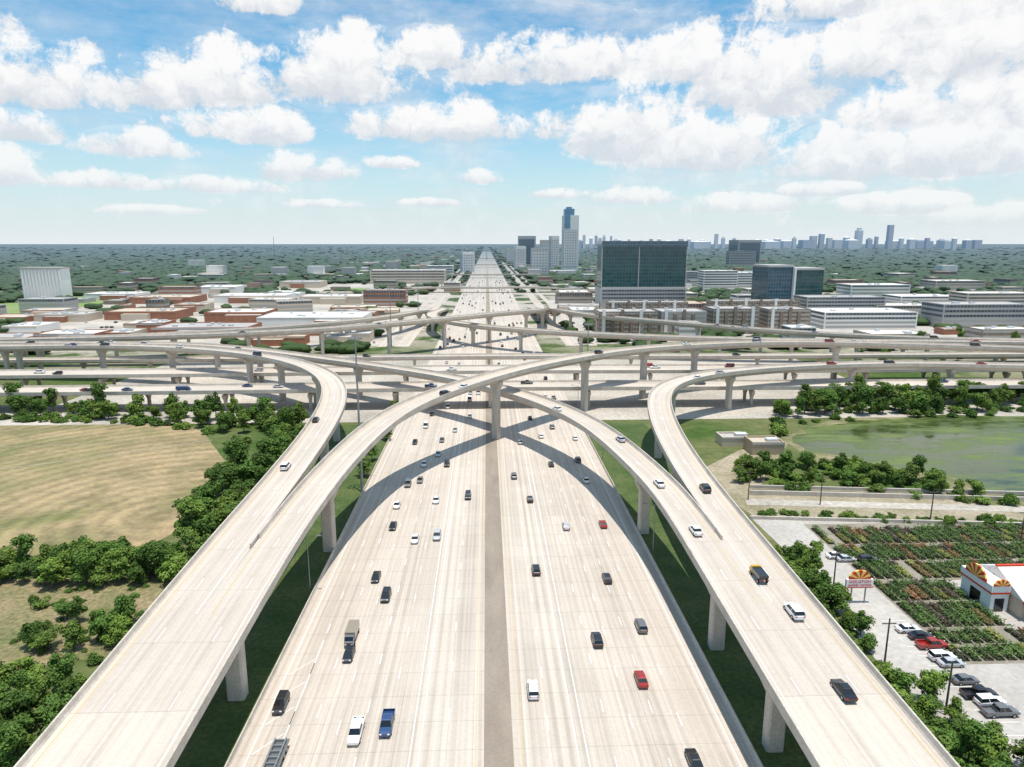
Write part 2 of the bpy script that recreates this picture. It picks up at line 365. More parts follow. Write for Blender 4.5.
# ------------------------------------------------ piers
def pier(x,y,ztop,tx,ty,capw,wid=2.3,deep=2.1):
    ax=Vector((ty,-tx,0)); al=Vector((tx,ty,0))
    def ring(a,b,z):
        c=.25*min(a,b)
        pts=[(-a+c,-b),(a-c,-b),(a,-b+c),(a,b-c),(a-c,b),(-a+c,b),(-a,b-c),(-a,-b+c)]
        return [tuple(ax*p+al*q+Vector((0,0,z))) for p,q in pts]
    zt=ztop-deep+.02
    mb=MB(); mb.loft([ring(wid/2,wid*.42,-.2),ring(wid/2,wid*.42,zt-3.2)],CONC)
    root=add('bridge_pier',mb.mesh('bridge_pier'),loc=(x,y,0),label='tall chamfered concrete pier carrying a ramp deck',category='bridge pier',group='concrete bridge piers')
    mb=MB(); mb.loft([ring(wid/2+.02,wid*.42+.02,zt-3.2),ring(wid/2+.5,wid*.45,zt-2.2),ring(capw/2,wid*.48,zt-1.0),ring(capw/2,wid*.48,zt)],CONC)
    add('pier_cap',mb.mesh('pier_cap'),parent=root)
def piers_at(key,spec,wid=2.3):
    pt,w,_=decks[key]; A,T,Nn,S=pt
    for y,xx in spec:
        i=int(np.argmin((A[:,1]-y)**2+(0 if xx is None else (A[:,0]-xx)**2)))
        pier(A[i][0],A[i][1],A[i][2],T[i][0],T[i][1],w*.62,wid=wid)
piers_at('AR',[(56,-40),(98,-40),(150,-36),(240,2.5),(280,42),(306,72),(318,100),(346,180)],2.7)
piers_at('AL',[(56,-48),(98,-48),(148,-48),(200,-49),(240,-54),(276,-68),(306,-92),(320,-112),(345,-160),(356,-200),(362,-245)],2.5)
piers_at('BL',[(52,40),(84,40),(109,40),(157,38),(309,-60),(350,-115),(366,-145)],2.5)
piers_at('BR',[(52,48),(84,48),(120,48),(170,51),(215,57),(255,69),(281,102),(306,165),(305,215)],2.4)
def auto(key,start,step):
    pt,w,_=decks[key]; A,T,Nn,S=pt; s=start
    while s<S[-1]-5:
        i=int(np.argmin(abs(S-s))); x,y,z=A[i]
        s+=step
        if z<6: continue
        if abs(y-293)<9 or abs(y-332)<10 or abs(y-374)<6: continue
        pier(x,y,z,T[i][0],T[i][1],w*.62,wid=2.2)
for k,s in (('FC',40),('FD',45),('FE',40),('FF',50)): auto(k,s,42)
for k in ('AL','BL','AR','BR'):
    A,T,Nn,S=decks[k][0]; auto(k,float(S[int(np.argmin(abs(abs(A[:,0])-250)+(A[:,1]<250)*1e9))]),42)
for k,dy in (('M1',4),('M2',5),('M3',0)):
    A,T,Nn,S=decks[k][0]
    for x in list(range(-400,-39,36))+list(range(44,401,36))+[int(XC)]:
        i=int(np.argmin(abs(A[:,0]-x)))
        for d in ((-dy,dy) if dy else (0,)): pier(x,A[i][1]+d,A[i][2],1,0,4.5,wid=1.4,deep=1.5)
# ------------------------------------------------ trees
def crown_mesh(name,seed,leafm,hgt=7.5,rad=3.6,nq=2200,q=.32):
    r=np.random.default_rng(seed); mb=MB()
    lobes=[]
    for i in range(13):
        a=r.uniform(0,6.28); d=rad*r.uniform(.2,.78); z=hgt*r.uniform(.26,.84)
        lobes.append((d*math.cos(a),d*math.sin(a),z,rad*r.uniform(.2,.44)))
    lobes.append((0,0,hgt*.6,rad*.52)); lobes.append((rad*.1,0,hgt*.88,rad*.26))
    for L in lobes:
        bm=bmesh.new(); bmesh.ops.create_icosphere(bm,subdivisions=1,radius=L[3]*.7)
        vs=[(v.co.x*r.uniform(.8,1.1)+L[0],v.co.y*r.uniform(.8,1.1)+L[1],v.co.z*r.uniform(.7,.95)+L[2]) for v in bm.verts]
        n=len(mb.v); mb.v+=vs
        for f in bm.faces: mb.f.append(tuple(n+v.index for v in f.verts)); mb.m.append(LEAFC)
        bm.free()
    for i in range(nq):
        L=lobes[r.integers(len(lobes))]
        v=r.normal(size=3); v/=np.linalg.norm(v)
        if v[2]<-.4: v[2]*=-1
        c=np.array(L[:3])+v*L[3]*r.uniform(.7,1.45)*np.array([1,1,.95])
        nn=v+r.normal(size=3)*.5+np.array([0,0,.3]); nn/=np.linalg.norm(nn)
        u=np.cross(nn,[.3,.2,.9]); u/=np.linalg.norm(u)+1e-6; w=np.cross(nn,u)
        s=q*r.uniform(.5,1.25); s2=s*r.uniform(.5,1)
        mb.poly([tuple(c-u*s),tuple(c-w*s2),tuple(c+u*s*.9),tuple(c+w*s2)],leafm)
    return mb.mesh(name)
def trunk_mesh(seed,hgt):
    r=np.random.default_rng(seed); mb=MB()
    mb.cyl((0,0,-.2),(.1,.05,hgt*.45),.24,.15,7,BARK)
    for i in range(5):
        a=i*1.26+r.uniform(0,.5); mb.cyl((.1,.05,hgt*r.uniform(.25,.42)),(math.cos(a)*hgt*.22,math.sin(a)*hgt*.22,hgt*r.uniform(.55,.75)),.1,.04,5,BARK)
    return mb.mesh('trunk')
protos=[]
for i,(h,rd,lm) in enumerate(((8,3.2,LEAF),(7,3.4,LEAF2),(9.5,2.9,LEAF2),(6.5,3.0,LEAF2),(8.5,3.6,LEAF),(6,2.8,LEAF),(10,3.0,LEAF))):
    protos.append((trunk_mesh(i+50,h),crown_mesh('crown',i+10,lm,h,rd)))
bushes=[crown_mesh('bush',i+70,lm,2.2,2.1,900,.26) for i,lm in enumerate((LEAF,LEAF2,LEAF))]
ntree=0
def tree(x,y,s=1.0,label='broad leafy green tree standing in rough grass',kind=None):
    global ntree
    tm,cm=protos[random.randrange(7) if kind is None else kind]
    r=add('tree',None,loc=(x,y,0),rotz=random.uniform(0,6.28),label=label,category='tree',group='roadside trees')
    r.scale=(s*random.uniform(.85,1.15),s*random.uniform(.85,1.15),s*random.uniform(.75,1.25))
    add('trunk',tm,parent=r); add('crown',cm,parent=r); ntree+=1
def bush(x,y,s=1.0,label='low green bush in rough grass'):
    r=add('bush',random.choice(bushes),loc=(x,y,-.3),rotz=random.uniform(0,6.28),label=label,category='bush',group='scrubby bushes')
    r.scale=(s*random.uniform(.8,1.3),s*random.uniform(.8,1.3),s*random.uniform(.7,1.3))
def inside(p,poly):
    x,y=p; c=False; j=len(poly)-1
    for i in range(len(poly)):
        xi,yi=poly[i]; xj,yj=poly[j]
        if (yi>y)!=(yj>y) and x<(xj-xi)*(y-yi)/(yj-yi)+xi: c=not c
        j=i
    return c
def scatter(px,n,s0,s1,md,label,fn=tree):
    poly=[spot(*p) for p in px]; xs=[p[0] for p in poly]; ys=[p[1] for p in poly]; got=[]; tries=0
    while len(got)<n and tries<n*60:
        tries+=1; p=(random.uniform(min(xs),max(xs)),random.uniform(min(ys),max(ys)))
        if not inside(p,poly): continue
        if any((p[0]-q[0])**2+(p[1]-q[1])**2<md*md for q in got): continue
        got.append(p); fn(p[0],p[1],random.uniform(s0,s1),label)
scatter([(168,588),(215,575),(245,548),(300,455),(292,436),(235,452),(218,490),(180,545)],58,.7,1.2,2.9,'dense green tree in the belt between field and ramp')
scatter([(-20,419),(130,420),(215,432),(300,440),(300,424),(130,412),(-20,410)],50,.8,1.25,3.4,'bushy green tree in the row behind the field')
scatter([(-30,588),(100,588),(170,580),(185,562),(100,566),(-30,574)],38,.5,.9,2.6,'young green tree in the belt edging the field')
scatter([(30,650),(130,655),(150,620),(50,615)],12,.35,.8,3,'small round tree on the dry grass lot')
scatter([(-60,800),(45,770),(110,700),(60,690),(-60,700)],36,.5,.9,2.4,'leafy tree packed tightly beside the raised ramp')
scatter([(775,426),(800,417),(1060,410),(1060,400),(775,404)],54,.9,1.35,3.4,'green tree in the dense row lining the far pond bank')
scatter([(735,482),(860,490),(978,502),(975,493),(890,474),(735,466)],34,.55,.95,2.8,'green tree on the near pond bank')
scatter([(772,570),(800,555),(872,650),(855,672)],20,.45,.8,2.4,'small tree between the ramp and the parking lot')
scatter([(885,700),(925,700),(1060,790),(1060,810),(930,800)],26,.45,.8,2.6,'leafy tree at the edge of the parking lot')
scatter([(352,478),(366,478),(405,410),(390,410)],7,.5,.8,3,'tree on the verge beside the freeway')
scatter([(820,362),(1024,362),(1024,338),(900,336)],12,.8,1.1,7,'tree beyond the elevated roads')
scatter([(740,489),(980,504),(1024,506),(975,492),(890,472),(800,460),(735,462)],60,.6,1.1,1.5,'low green bush on the pond bank',bush)
scatter([(-20,424),(130,424),(215,436),(215,432),(130,418),(-20,416)],40,.7,1.3,1.5,'low green bush under the row of trees',bush)
scatter([(760,512),(1024,522),(1024,528),(760,517)],44,.4,.75,1.2,'clipped green shrub in the row along the wall',bush)
scatter([(775,440),(795,425),(1060,414),(1060,404),(775,411)],46,.8,1.5,1.5,'low green bush on the pond bank',bush)
scatter([(768,570),(806,552),(905,700),(1000,760),(960,770),(860,680)],50,.4,.9,1.2,'low green shrub at the edge of the parking lot',bush)
scatter([(-20,600),(170,578),(130,665),(-20,690)],40,.25,.7,1.5,'low scrubby bush on the dry lot',bush)
# ------------------------------------------------ buildings
def glass_mat(name,c,line,px,pz,lw=.08,rough=.12):
    m,g,b=base_mat(name)
    tc=g.new('ShaderNodeTexCoord').outputs['Object']; sp=g.new('ShaderNodeSeparateXYZ'); g.put(sp.inputs[0],tc)
    u=g.m('ADD',sp.outputs[0],sp.outputs[1])
    fu=g.m('FRACT',g.m('DIVIDE',u,px)); fz=g.m('FRACT',g.m('DIVIDE',sp.outputs[2],pz))
    ln=g.m('MAXIMUM',g.m('LESS_THAN',fu,lw),g.m('LESS_THAN',fz,lw*1.3))
    cv=g.new('ShaderNodeCombineXYZ'); g.put(cv.inputs[0],g.m('FLOOR',g.m('DIVIDE',u,px))); g.put(cv.inputs[1],g.m('FLOOR',g.m('DIVIDE',sp.outputs[2],pz)))
    wn=g.new('ShaderNodeTexWhiteNoise',noise_dimensions='2D'); g.put(wn.inputs['Vector'],cv.outputs[0])
    gl=g.mix(g.rng(wn.outputs['Value'],0,1,0,.6),C(c),C([x*2.0+.01 for x in c]))
    g.put(b.inputs['Base Color'],haze_tint(g,g.mix(ln,gl,C(line)))); g.put(b.inputs['Roughness'],g.rng(ln,0,1,rough,.6))
    b.inputs['Specular IOR Level'].default_value=.7
    return m
GLB=glass_mat('window_band_glass',(.05,.065,.08),(.40,.37,.33),3.0,50,.12)
GLT=glass_mat('teal_curtain_glass',(.012,.055,.06),(.06,.12,.125),3.2,3.9,.07,.08)
GLN=glass_mat('blue_curtain_glass',(.03,.07,.10),(.12,.17,.2),3.0,3.8,.09,.08)
GLW=glass_mat('punched_windows',(.06,.065,.07),(.40,.36,.31),2.4,3.4,.45,.3)
ROOFS=[M('roof_white',(.80,.77,.72),(.60,.57,.52),.04),M('roof_grey',(.48,.45,.42),(.38,.36,.34),.04),M('roof_tan',(.58,.49,.38),(.47,.40,.31),.04)]
WALLS=[M('stucco_beige',(.60,.50,.39)),M('brick_red',(.40,.17,.10),(.31,.14,.09),.3),M('wall_white',(.80,.77,.72)),M('wall_grey',(.46,.44,.42)),M('brick_brown',(.29,.225,.17),(.22,.17,.13),.3)]
foot=[]
HVAC=M('hvac_metal',(.6,.6,.6),rough=.5)
def bld(x,y,w,d,h,wall,roof,floors=0,rot=0,name='building',label='low flat roofed commercial building',cat='building',glass=None,units=3):
    glass=glass or GLB
    r=add(name,None,loc=(x,y,0),rotz=rot,label=label,category=cat)
    foot.append((x,y,max(w,d)*.5))
    a,b=w/2,d/2
    mb=MB(); t=.5
    mb.box(-a,a,-b,b,-.2,h-.8,wall)
    for x0,x1,y0,y1 in ((-a,a,-b,-b+t),(-a,a,b-t,b),(-a,-a+t,-b+t,b-t),(a-t,a,-b+t,b-t)): mb.box(x0,x1,y0,y1,h-.8,h,wall)
    if not floors and w>30:
        q=random.uniform(.3,.6)*w; x0=random.uniform(-a,a-q); mb.box(x0,x0+q,-b-6,-b-.02,-.2,h*.75,random.choice((wall,W_[1],W_[0])))
    add('wall',mb.mesh('wall'),parent=r)
    mb=MB(); mb.box(-a+t,a-t,-b+t,b-t,h-.8,h-.6,roof)
    if not floors and w>30: mb.box(x0+.2,x0+q-.2,-b-5.8,-b-.2,h*.75+.01,h*.75+.1,roof)
    add('roof',mb.mesh('roof'),parent=r)
    if floors:
        fh=h/floors
        for k in range(floors):
            mb=MB(); z0=k*fh+fh*.32; z1=k*fh+fh*.82; e=.06
            mb.box(-a*.97,a*.97,-b-e,-b+.2,z0,z1,glass); mb.box(-a*.97,a*.97,b-.2,b+e,z0,z1,glass)
            mb.box(-a-e,-a+.2,-b*.95,b*.95,z0,z1,glass); mb.box(a-.2,a+e,-b*.95,b*.95,z0,z1,glass)
            add('window_band',mb.mesh('window_band'),parent=r)
    elif units:
        mb=MB(); mb.box(-a-.1,a+.1,-b-.12,-b+.1,h*.8,h*.95,random.choice((W_[1],W_[3],W_[0]))); add('facade_fascia',mb.mesh('facade_fascia'),parent=r)
    for k in range(units):
        ux=random.uniform(-a*.7,a*.7); uy=random.uniform(-b*.6,b*.6); s=random.uniform(1.0,2.2)
        mb=MB(); mb.box(ux-s,ux+s,uy-s*.7,uy+s*.7,h-.6,h+random.uniform(.4,1.2),HVAC); add('roof_unit',mb.mesh('roof_unit'),parent=r)
    return r
W_=WALLS
def pb(px,py,wpx,d,h,wall,roof,floors=0,**k):
    x,y=spot(px,py); D=y*math.cos(PS)+x*math.sin(PS); w=wpx/FP*D
    return bld(x,y+d/2,w,d,h,wall,roof,floors,**k)
W=WALLS; RF=ROOFS
x,y=spot(643,308); r=add('office_tower',None,loc=(x,y+20,0),label='wide dark teal glass office tower with pale roof frame',category='office building'); foot.append((x,y+20,50))
mb=MB(); mb.box(-46,46,-18,18,22,69,GLT); add('curtain_wall',mb.mesh('curtain_wall'),parent=r)
mb=MB(); mb.box(-47.5,47.5,-20,20,-.2,21.9,W[3]); add('podium',mb.mesh('podium'),parent=r)
for k in range(5):
    mb=MB(); mb.box(-46,46,-20.3,-19.8,2+k*4,4+k*4,GLB); add('window_band',mb.mesh('window_band'),parent=r)
mb=MB()
for x0,x1,y0,y1 in ((-47,47,-19,-18.1),(-47,47,18.1,19),(-47,-46.1,-18.1,18.1),(46.1,47,-18.1,18.1)): mb.box(x0,x1,y0,y1,66.5,72.5,GLN)
add('roof_screen',mb.mesh('roof_screen'),parent=r)
mb=MB()
for i in (-46.6,-46+40,46.6): mb.box(i-.4,i+.4,-18.7,-18.05,22,66.4,W[3])
mb.box(-46.1,46.1,-18.5,-18.05,22,22.9,W[3])
add('facade_frame',mb.mesh('facade_frame'),parent=r)
mb=MB(); mb.box(-30,25,-12,12,69,72,HVAC); add('roof_plant',mb.mesh('roof_plant'),parent=r)
x,y=spot(792,312); r=add('office_tower',None,loc=(x,y+18,0),rotz=.12,label='blue grey glass office block of two stepped volumes',category='office building'); foot.append((x,y+18,34))
mb=MB(); mb.box(-30,-2,-15,18,0,46,GLN); mb.box(-1.9,30,-18,16,0,43,GLT); add('curtain_wall',mb.mesh('curtain_wall'),parent=r)
mb=MB(); mb.box(-30.5,-2,-15.5,18.5,46.01,48,W[3]); mb.box(-1.9,30.5,-18.5,16.5,43.01,45,W[3]); mb.box(-3,-1,-18.6,-15.1,0,45.5,W[2]); add('roof_parapet',mb.mesh('roof_parapet'),parent=r)
for px,py,wp,d,h in ((628,338,60,26,20),(683,336,46,28,19),(735,334,48,26,20),(788,333,44,28,19),(648,322,80,18,18),(755,320,90,18,18)):
    x,y=spot(px,py); D=y; w=wp/FP*D
    r=bld(x,y+d/2,w,d,h,W[4] if px!=683 else W[3],RF[1],6,name='apartment_block',label='brown mid-rise apartment block with pale cornice',cat='apartment building',glass=GLW)
    mb=MB()
    for i in range(int(w/7)):
        xx=-w/2+3.5+i*7; mb.box(xx-1.2,xx+1.2,-d/2-1.3,-d/2-.07,3,h-2 if i%2 else h+1.5,W[2] if i%4==0 else W[4])
    add('facade_bay',mb.mesh('facade_bay'),parent=r)
for a in [(870,329,95,40,14,W[2],RF[0],4),(985,328,90,30,20,W[3],RF[1],5),(1000,310,70,30,18,W[0],RF[0],5),(845,318,80,30,20,W[3],RF[1],6),(930,305,60,40,10,W[2],RF[0],3),
          (720,291,34,30,30,W[2],RF[0],8),(745,290,28,30,26,W[2],RF[0],7),(700,283,40,30,20,W[3],RF[1],5),(742,268,26,30,48,W[3],RF[1],10),
          (905,318,60,30,12,W[0],RF[0],3),(960,290,50,40,14,W[0],RF[0],3),(880,295,60,40,14,W[2],RF[0],3),(1010,340,60,20,8,W[4],RF[0],2),
          (575,300,30,40,10,W[0],RF[0],2),(585,318,26,30,8,W[2],RF[0],2),(900,345,60,25,8,W[0],RF[0],2)]:
    pb(*a,name='mid_rise_building',label='flat roofed mid-rise block with window bands',cat='building')
for a in [(65,345,60,25,8,W[1],RF[0],0),(112,342,38,25,7,W[0],RF[0],0),(200,338,95,35,8,W[1],RF[1],0),(310,328,105,50,9,W[2],RF[0],0),(235,322,60,40,9,W[1],RF[0],0),
          (345,343,50,20,7,W[0],RF[0],0),(140,320,70,40,8,W[1],RF[2],0),(60,322,50,30,7,W[0],RF[1],0),(250,303,70,45,9,W[2],RF[0],0),(330,304,60,40,9,W[0],RF[0],0),
          (160,304,60,50,8,W[1],RF[2],0),(385,306,42,22,18,W[1],RF[1],4),(408,284,74,40,24,W[0],RF[0],5),(215,294,40,50,10,W[2],RF[0],0),(300,288,40,50,10,W[0],RF[1],0),
          (452,292,16,30,14,W[0],RF[0],3),(440,276,26,40,22,W[2],RF[0],4),(110,300,50,40,8,W[2],RF[0],0),(275,345,60,14,6,W[1],RF[2],0),(20,335,34,30,7,W[2],RF[0],0),(150,333,26,25,8,W[1],RF[0],0),(360,320,30,20,7,W[1],RF[1],0),(190,312,30,25,8,W[0],RF[2],0)]:
    pb(*a,name='store_building' if a[7]==0 else 'mid_rise_building',label='flat roofed store with pale roof beside a parking lot' if a[7]==0 else 'boxy mid-rise building with window bands',cat='store' if a[7]==0 else 'building',units=7)
x,y=spot(44,300); r=add('ribbed_tower',None,loc=(x,y+10,0),label='pale windowless tower block with vertical ribs',category='building'); foot.append((x,y+10,35))
RW=M('ribbed_white',(.90,.84,.82),haze=False)
mb=MB(); mb.box(-25,25,-9,9,0,39,RW); add('wall',mb.mesh('wall'),parent=r)
for i in range(12):
    mb=MB(); xx=-22.9+i*4.16; mb.cyl((xx,-9.2,0),(xx,-9.2,38),1.5,1.5,10,RW); add('rib',mb.mesh('rib'),parent=r)
mb=MB(); mb.box(-26,26,-11,10,39.01,40.5,RF[1]); add('roof',mb.mesh('roof'),parent=r)
def tower(px,ytop,D,wpx,wall,gl,label,step=0):
    dr=ray(px,243); k=D/math.hypot(dr[0],dr[1]); x,y=dr[0]*k,dr[1]*k
    dt=ray(px,ytop); h=H+D*dt[2]/math.hypot(dt[0],dt[1]); w=wpx/FP*D
    r=add('tower_building',None,loc=(x,y,0),rotz=random.uniform(-.1,.3),label=label,category='tower'); foot.append((x,y,w*.7))
    mb=MB(); mb.box(-w/2,w/2,-w/2,w/2,0,h*(.9 if step else 1),wall)
    add('wall',mb.mesh('wall'),parent=r)
    if step:
        mb=MB(); mb.box(-w*.42,w*.2,-w*.4,w*.4,h*.9,h,GLBLUE); mb.box(-w*.3,w*.05,-w*.2,w*.2,h,h*1.03,GLBLUE); mb.box(-w*.5-.4,-w*.1,-w*.5-.5,-w*.35,h*.7,h*.985,GLBLUE); add('crown_block',mb.mesh('crown_block'),parent=r)
    mb=MB(); mb.box(-w*.44,w*.44,-w/2-.3,-w/2+.1,h*.1,h*(.68 if step else .9),gl); mb.box(-w/2-.3,-w/2+.1,-w*.44,w*.44,h*.1,h*(.68 if step else .9),gl); add('window_wall',mb.mesh('window_wall'),parent=r)
GLF=glass_mat('far_window_grid',(.2,.22,.24),(.64,.62,.59),6,6,.45,.35)
GLBLUE=glass_mat('blue_crown_glass',(.06,.17,.28),(.12,.26,.36),4,5,.1,.2)
tower(570,209,1650,14,W[2],GLF,'tall pale tower with stepped blue glass crown beside the freeway',1)
tower(527,236,2100,17,W[3],GLN,'mid-height grey office tower near the freeway'); tower(545,240,2300,10,W[0],GLF,'mid-height beige tower near the freeway')
tower(554,236,1900,8,W[2],GLF,'slim pale tower near the freeway'); tower(540,248,1500,18,W[3],GLF,'grey office block near the freeway')
tower(745,240,2400,22,W[3],GLN,'grey glass office block above the tree canopy'); tower(520,246,1800,10,W[2],GLF,'pale office block beside the freeway')
tower(512,249,2600,10,W[0],GLF,'beige office block beside the freeway'); tower(467,252,1700,12,W[2],GLF,'low pale office block beside the freeway')
SKYB=M('haze_tinted_skyline',(.70,.70,.72),None,fine=0,haze=False); SKYB2=M('haze_tinted_skyline_blue',(.56,.58,.63),None,fine=0,haze=False)  # distance haze painted in as pale bluish base colours
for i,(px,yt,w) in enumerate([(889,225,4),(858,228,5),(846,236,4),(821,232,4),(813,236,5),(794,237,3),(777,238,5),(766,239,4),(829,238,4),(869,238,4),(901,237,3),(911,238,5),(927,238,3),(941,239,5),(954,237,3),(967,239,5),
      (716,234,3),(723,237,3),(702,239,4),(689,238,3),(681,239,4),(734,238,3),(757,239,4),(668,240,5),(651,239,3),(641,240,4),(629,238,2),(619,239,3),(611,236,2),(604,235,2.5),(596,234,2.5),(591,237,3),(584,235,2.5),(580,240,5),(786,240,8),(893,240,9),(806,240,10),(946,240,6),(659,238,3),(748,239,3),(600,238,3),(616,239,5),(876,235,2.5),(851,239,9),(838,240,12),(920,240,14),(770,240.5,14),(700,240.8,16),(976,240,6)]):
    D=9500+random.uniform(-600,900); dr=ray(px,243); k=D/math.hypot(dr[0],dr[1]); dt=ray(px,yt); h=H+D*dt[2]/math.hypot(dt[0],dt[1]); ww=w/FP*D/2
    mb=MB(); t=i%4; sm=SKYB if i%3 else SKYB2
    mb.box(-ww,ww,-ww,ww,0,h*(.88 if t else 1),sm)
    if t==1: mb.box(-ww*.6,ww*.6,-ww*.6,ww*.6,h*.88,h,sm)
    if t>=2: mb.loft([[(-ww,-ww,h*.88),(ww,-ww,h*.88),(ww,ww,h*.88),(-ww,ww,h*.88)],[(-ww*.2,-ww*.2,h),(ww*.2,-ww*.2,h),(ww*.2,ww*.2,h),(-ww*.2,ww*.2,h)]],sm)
    add('skyscraper',mb.mesh('skyscraper'),loc=(dr[0]*k,dr[1]*k,0),label='haze-tinted blue downtown skyscraper on the horizon',category='skyscraper',group='distant skyline towers')
psheet('parking_lot',[(-150,352),(150,349),(395,346),(452,296),(440,284),(300,284),(180,290),(60,312),(-150,325)],.03,LOT2,'broad pale parking lots between stores')
psheet('parking_lot',[(570,345),(800,338),(1100,350),(1100,300),(850,300),(720,292),(600,300),(545,300)],.03,LOT,'grey paved lots around the offices')
psheet('grass_ground',[(-80,318),(30,316),(120,300),(122,290),(70,290),(68,303),(-80,303)],.05,M('bright_meadow',(.17,.27,.05),(.24,.27,.11),.02),'bright green meadow by the pale tower')
psheet('grass_ground',[(335,292),(400,293),(402,289),(345,288)],.05,M('lawn_bright',(.16,.27,.05),(.2,.28,.08),.02),'bright green lawn beside the stores')
cnt=0; tries=0
while cnt<120 and tries<6000:
    tries+=1; a=math.radians(random.uniform(-36,38)); D=math.exp(random.uniform(math.log(520),math.log(1700)))
    x=D*math.sin(a); y=D*math.cos(a)
    if abs(x-1)<95 or y<470: continue
    w=random.uniform(12,50); d=random.uniform(10,38)
    if any(math.hypot(x-f[0],y-f[1])<f[2]+max(w,d)*.5+4 for f in foot): continue
    fl=random.choice((0,0,0,2,3))
    bld(x,y,w,d,5+fl*2.6,random.choice(W),random.choice(RF+[RF[0]]),fl,rot=random.choice((0,0,.1,-.15,.4)),name='commercial_building',label='low flat roofed commercial building among trees',units=2 if D<1000 else 0); cnt+=1
mb=MB()
for i in range(240):
    D=math.exp(random.uniform(math.log(1400),math.log(6000))); side=random.choice((-1,1))
    if random.random()<.8: x=side*(90+random.expovariate(1/180.)); y=D
    else: a=math.radians(random.uniform(-38,40)); x=D*math.sin(a); y=D*math.cos(a)
    if abs(x)<88: continue
    w=random.uniform(6,20); d=random.uniform(8,18); h=random.uniform(6,13) if random.random()<.9 else random.uniform(16,30)
    mb.box(x-w,x+w,y-d,y+d,0,h,random.choice((W[0],W[3],W[3],RF[1],W[4],W[1],RF[0])))
add('distant_town',mb.mesh('distant_town'),kind='stuff',label='far-off scatter of low pale town buildings')
# ------------------------------------------------ woodland beyond
bm=bmesh.new(); bmesh.ops.create_icosphere(bm,subdivisions=2,radius=1.0)
bv=np.array([v.co[:] for v in bm.verts]); bf=np.array([[v.index for v in f.verts] for f in bm.faces]); bm.free()
pts=[]; fa=np.array(foot)
while len(pts)<20000:
    a=math.radians(rng.uniform(-43,46)); D=math.exp(rng.uniform(math.log(430),math.log(14000)))
    x=D*math.sin(a); y=D*math.cos(a)
    if y<440: continue
    ax=abs(x-1)
    if ax<(40 if y>2600 else 82) and not (66<ax<69 or 42<ax<50 and y>800): continue
    if D<1250:
        cl=math.sin(x*.013+1)*math.cos(y*.011)+math.sin((x+y)*.021)*.5
        if D<950 and x<-60 and y>470 and rng.random()<.86: continue
        if rng.random()>.22+.3*cl: continue
    s=2.6+D*.0024
    if ax<82: s=min(s,3.5)
    if np.any(np.hypot(fa[:,0]-x,fa[:,1]-y)<fa[:,2]*.95+s): continue
    pts.append((x,y,s))
pts=np.array(pts); n=len(pts)
V=np.repeat(bv[None],n,0)*rng.uniform(.72,1.22,(n,len(bv),1))
hs=np.minimum(pts[:,2]*.8,7)+1.5
V[:,:,0]*=pts[:,2,None]*rng.uniform(1.0,2.2,(n,1)); V[:,:,1]*=pts[:,2,None]*rng.uniform(.9,1.6,(n,1)); V[:,:,2]=V[:,:,2]*(hs*.62)[:,None]+(hs*.62)[:,None]
V[:,:,0]+=pts[:,0,None]; V[:,:,1]+=pts[:,1,None]
Fc=(bf[None]+np.arange(n)[:,None,None]*len(bv)).reshape(-1,3)
me=bpy.data.meshes.new('woodland'); me.vertices.add(n*len(bv)); me.vertices.foreach_set('co',V.ravel().astype(np.float32))
me.loops.add(len(Fc)*3); me.loops.foreach_set('vertex_index',Fc.ravel().astype(np.int32))
me.polygons.add(len(Fc)); me.polygons.foreach_set('loop_start',np.arange(0,len(Fc)*3,3,dtype=np.int32))
me.update(calc_edges=True); me.materials.append(FOREST)
add('woodland',me,kind='stuff',label='far-off mass of dark green tree canopy')
# ------------------------------------------------ vehicles
PAINT={}
for nm,c in dict(white=(.85,.85,.84),black=(.015,.015,.018),silver=(.48,.49,.50),grey=(.15,.155,.16),red=(.35,.025,.02),blue=(.03,.07,.17),tan=(.30,.25,.18),yellow=(.62,.36,.03)).items():
    PAINT[nm]=M('paint_'+nm,c,rough=.3,metal=0,fine=0,spec=.6,coat=.5,haze=False)
CG=M('car_glass',(.01,.012,.015),rough=.08,fine=0,spec=.8,haze=False); TY=M('tyre_rubber',(.02,.02,.02),fine=0); RIM=M('wheel_rim',(.4,.4,.4),rough=.3,metal=.8,fine=0)
HL=M('headlight_lens',(.8,.8,.8),rough=.2,fine=0); TL=M('taillight_lens',(.4,.01,.01),rough=.3,fine=0)
def ringx(y,zb,zt,hw,i=.86,c=.14): return [(-hw*i,y,zb),(hw*i,y,zb),(hw,y,zb+c),(hw,y,zt-c),(hw*i,y,zt),(-hw*i,y,zt),(-hw,y,zt-c),(-hw,y,zb+c)]
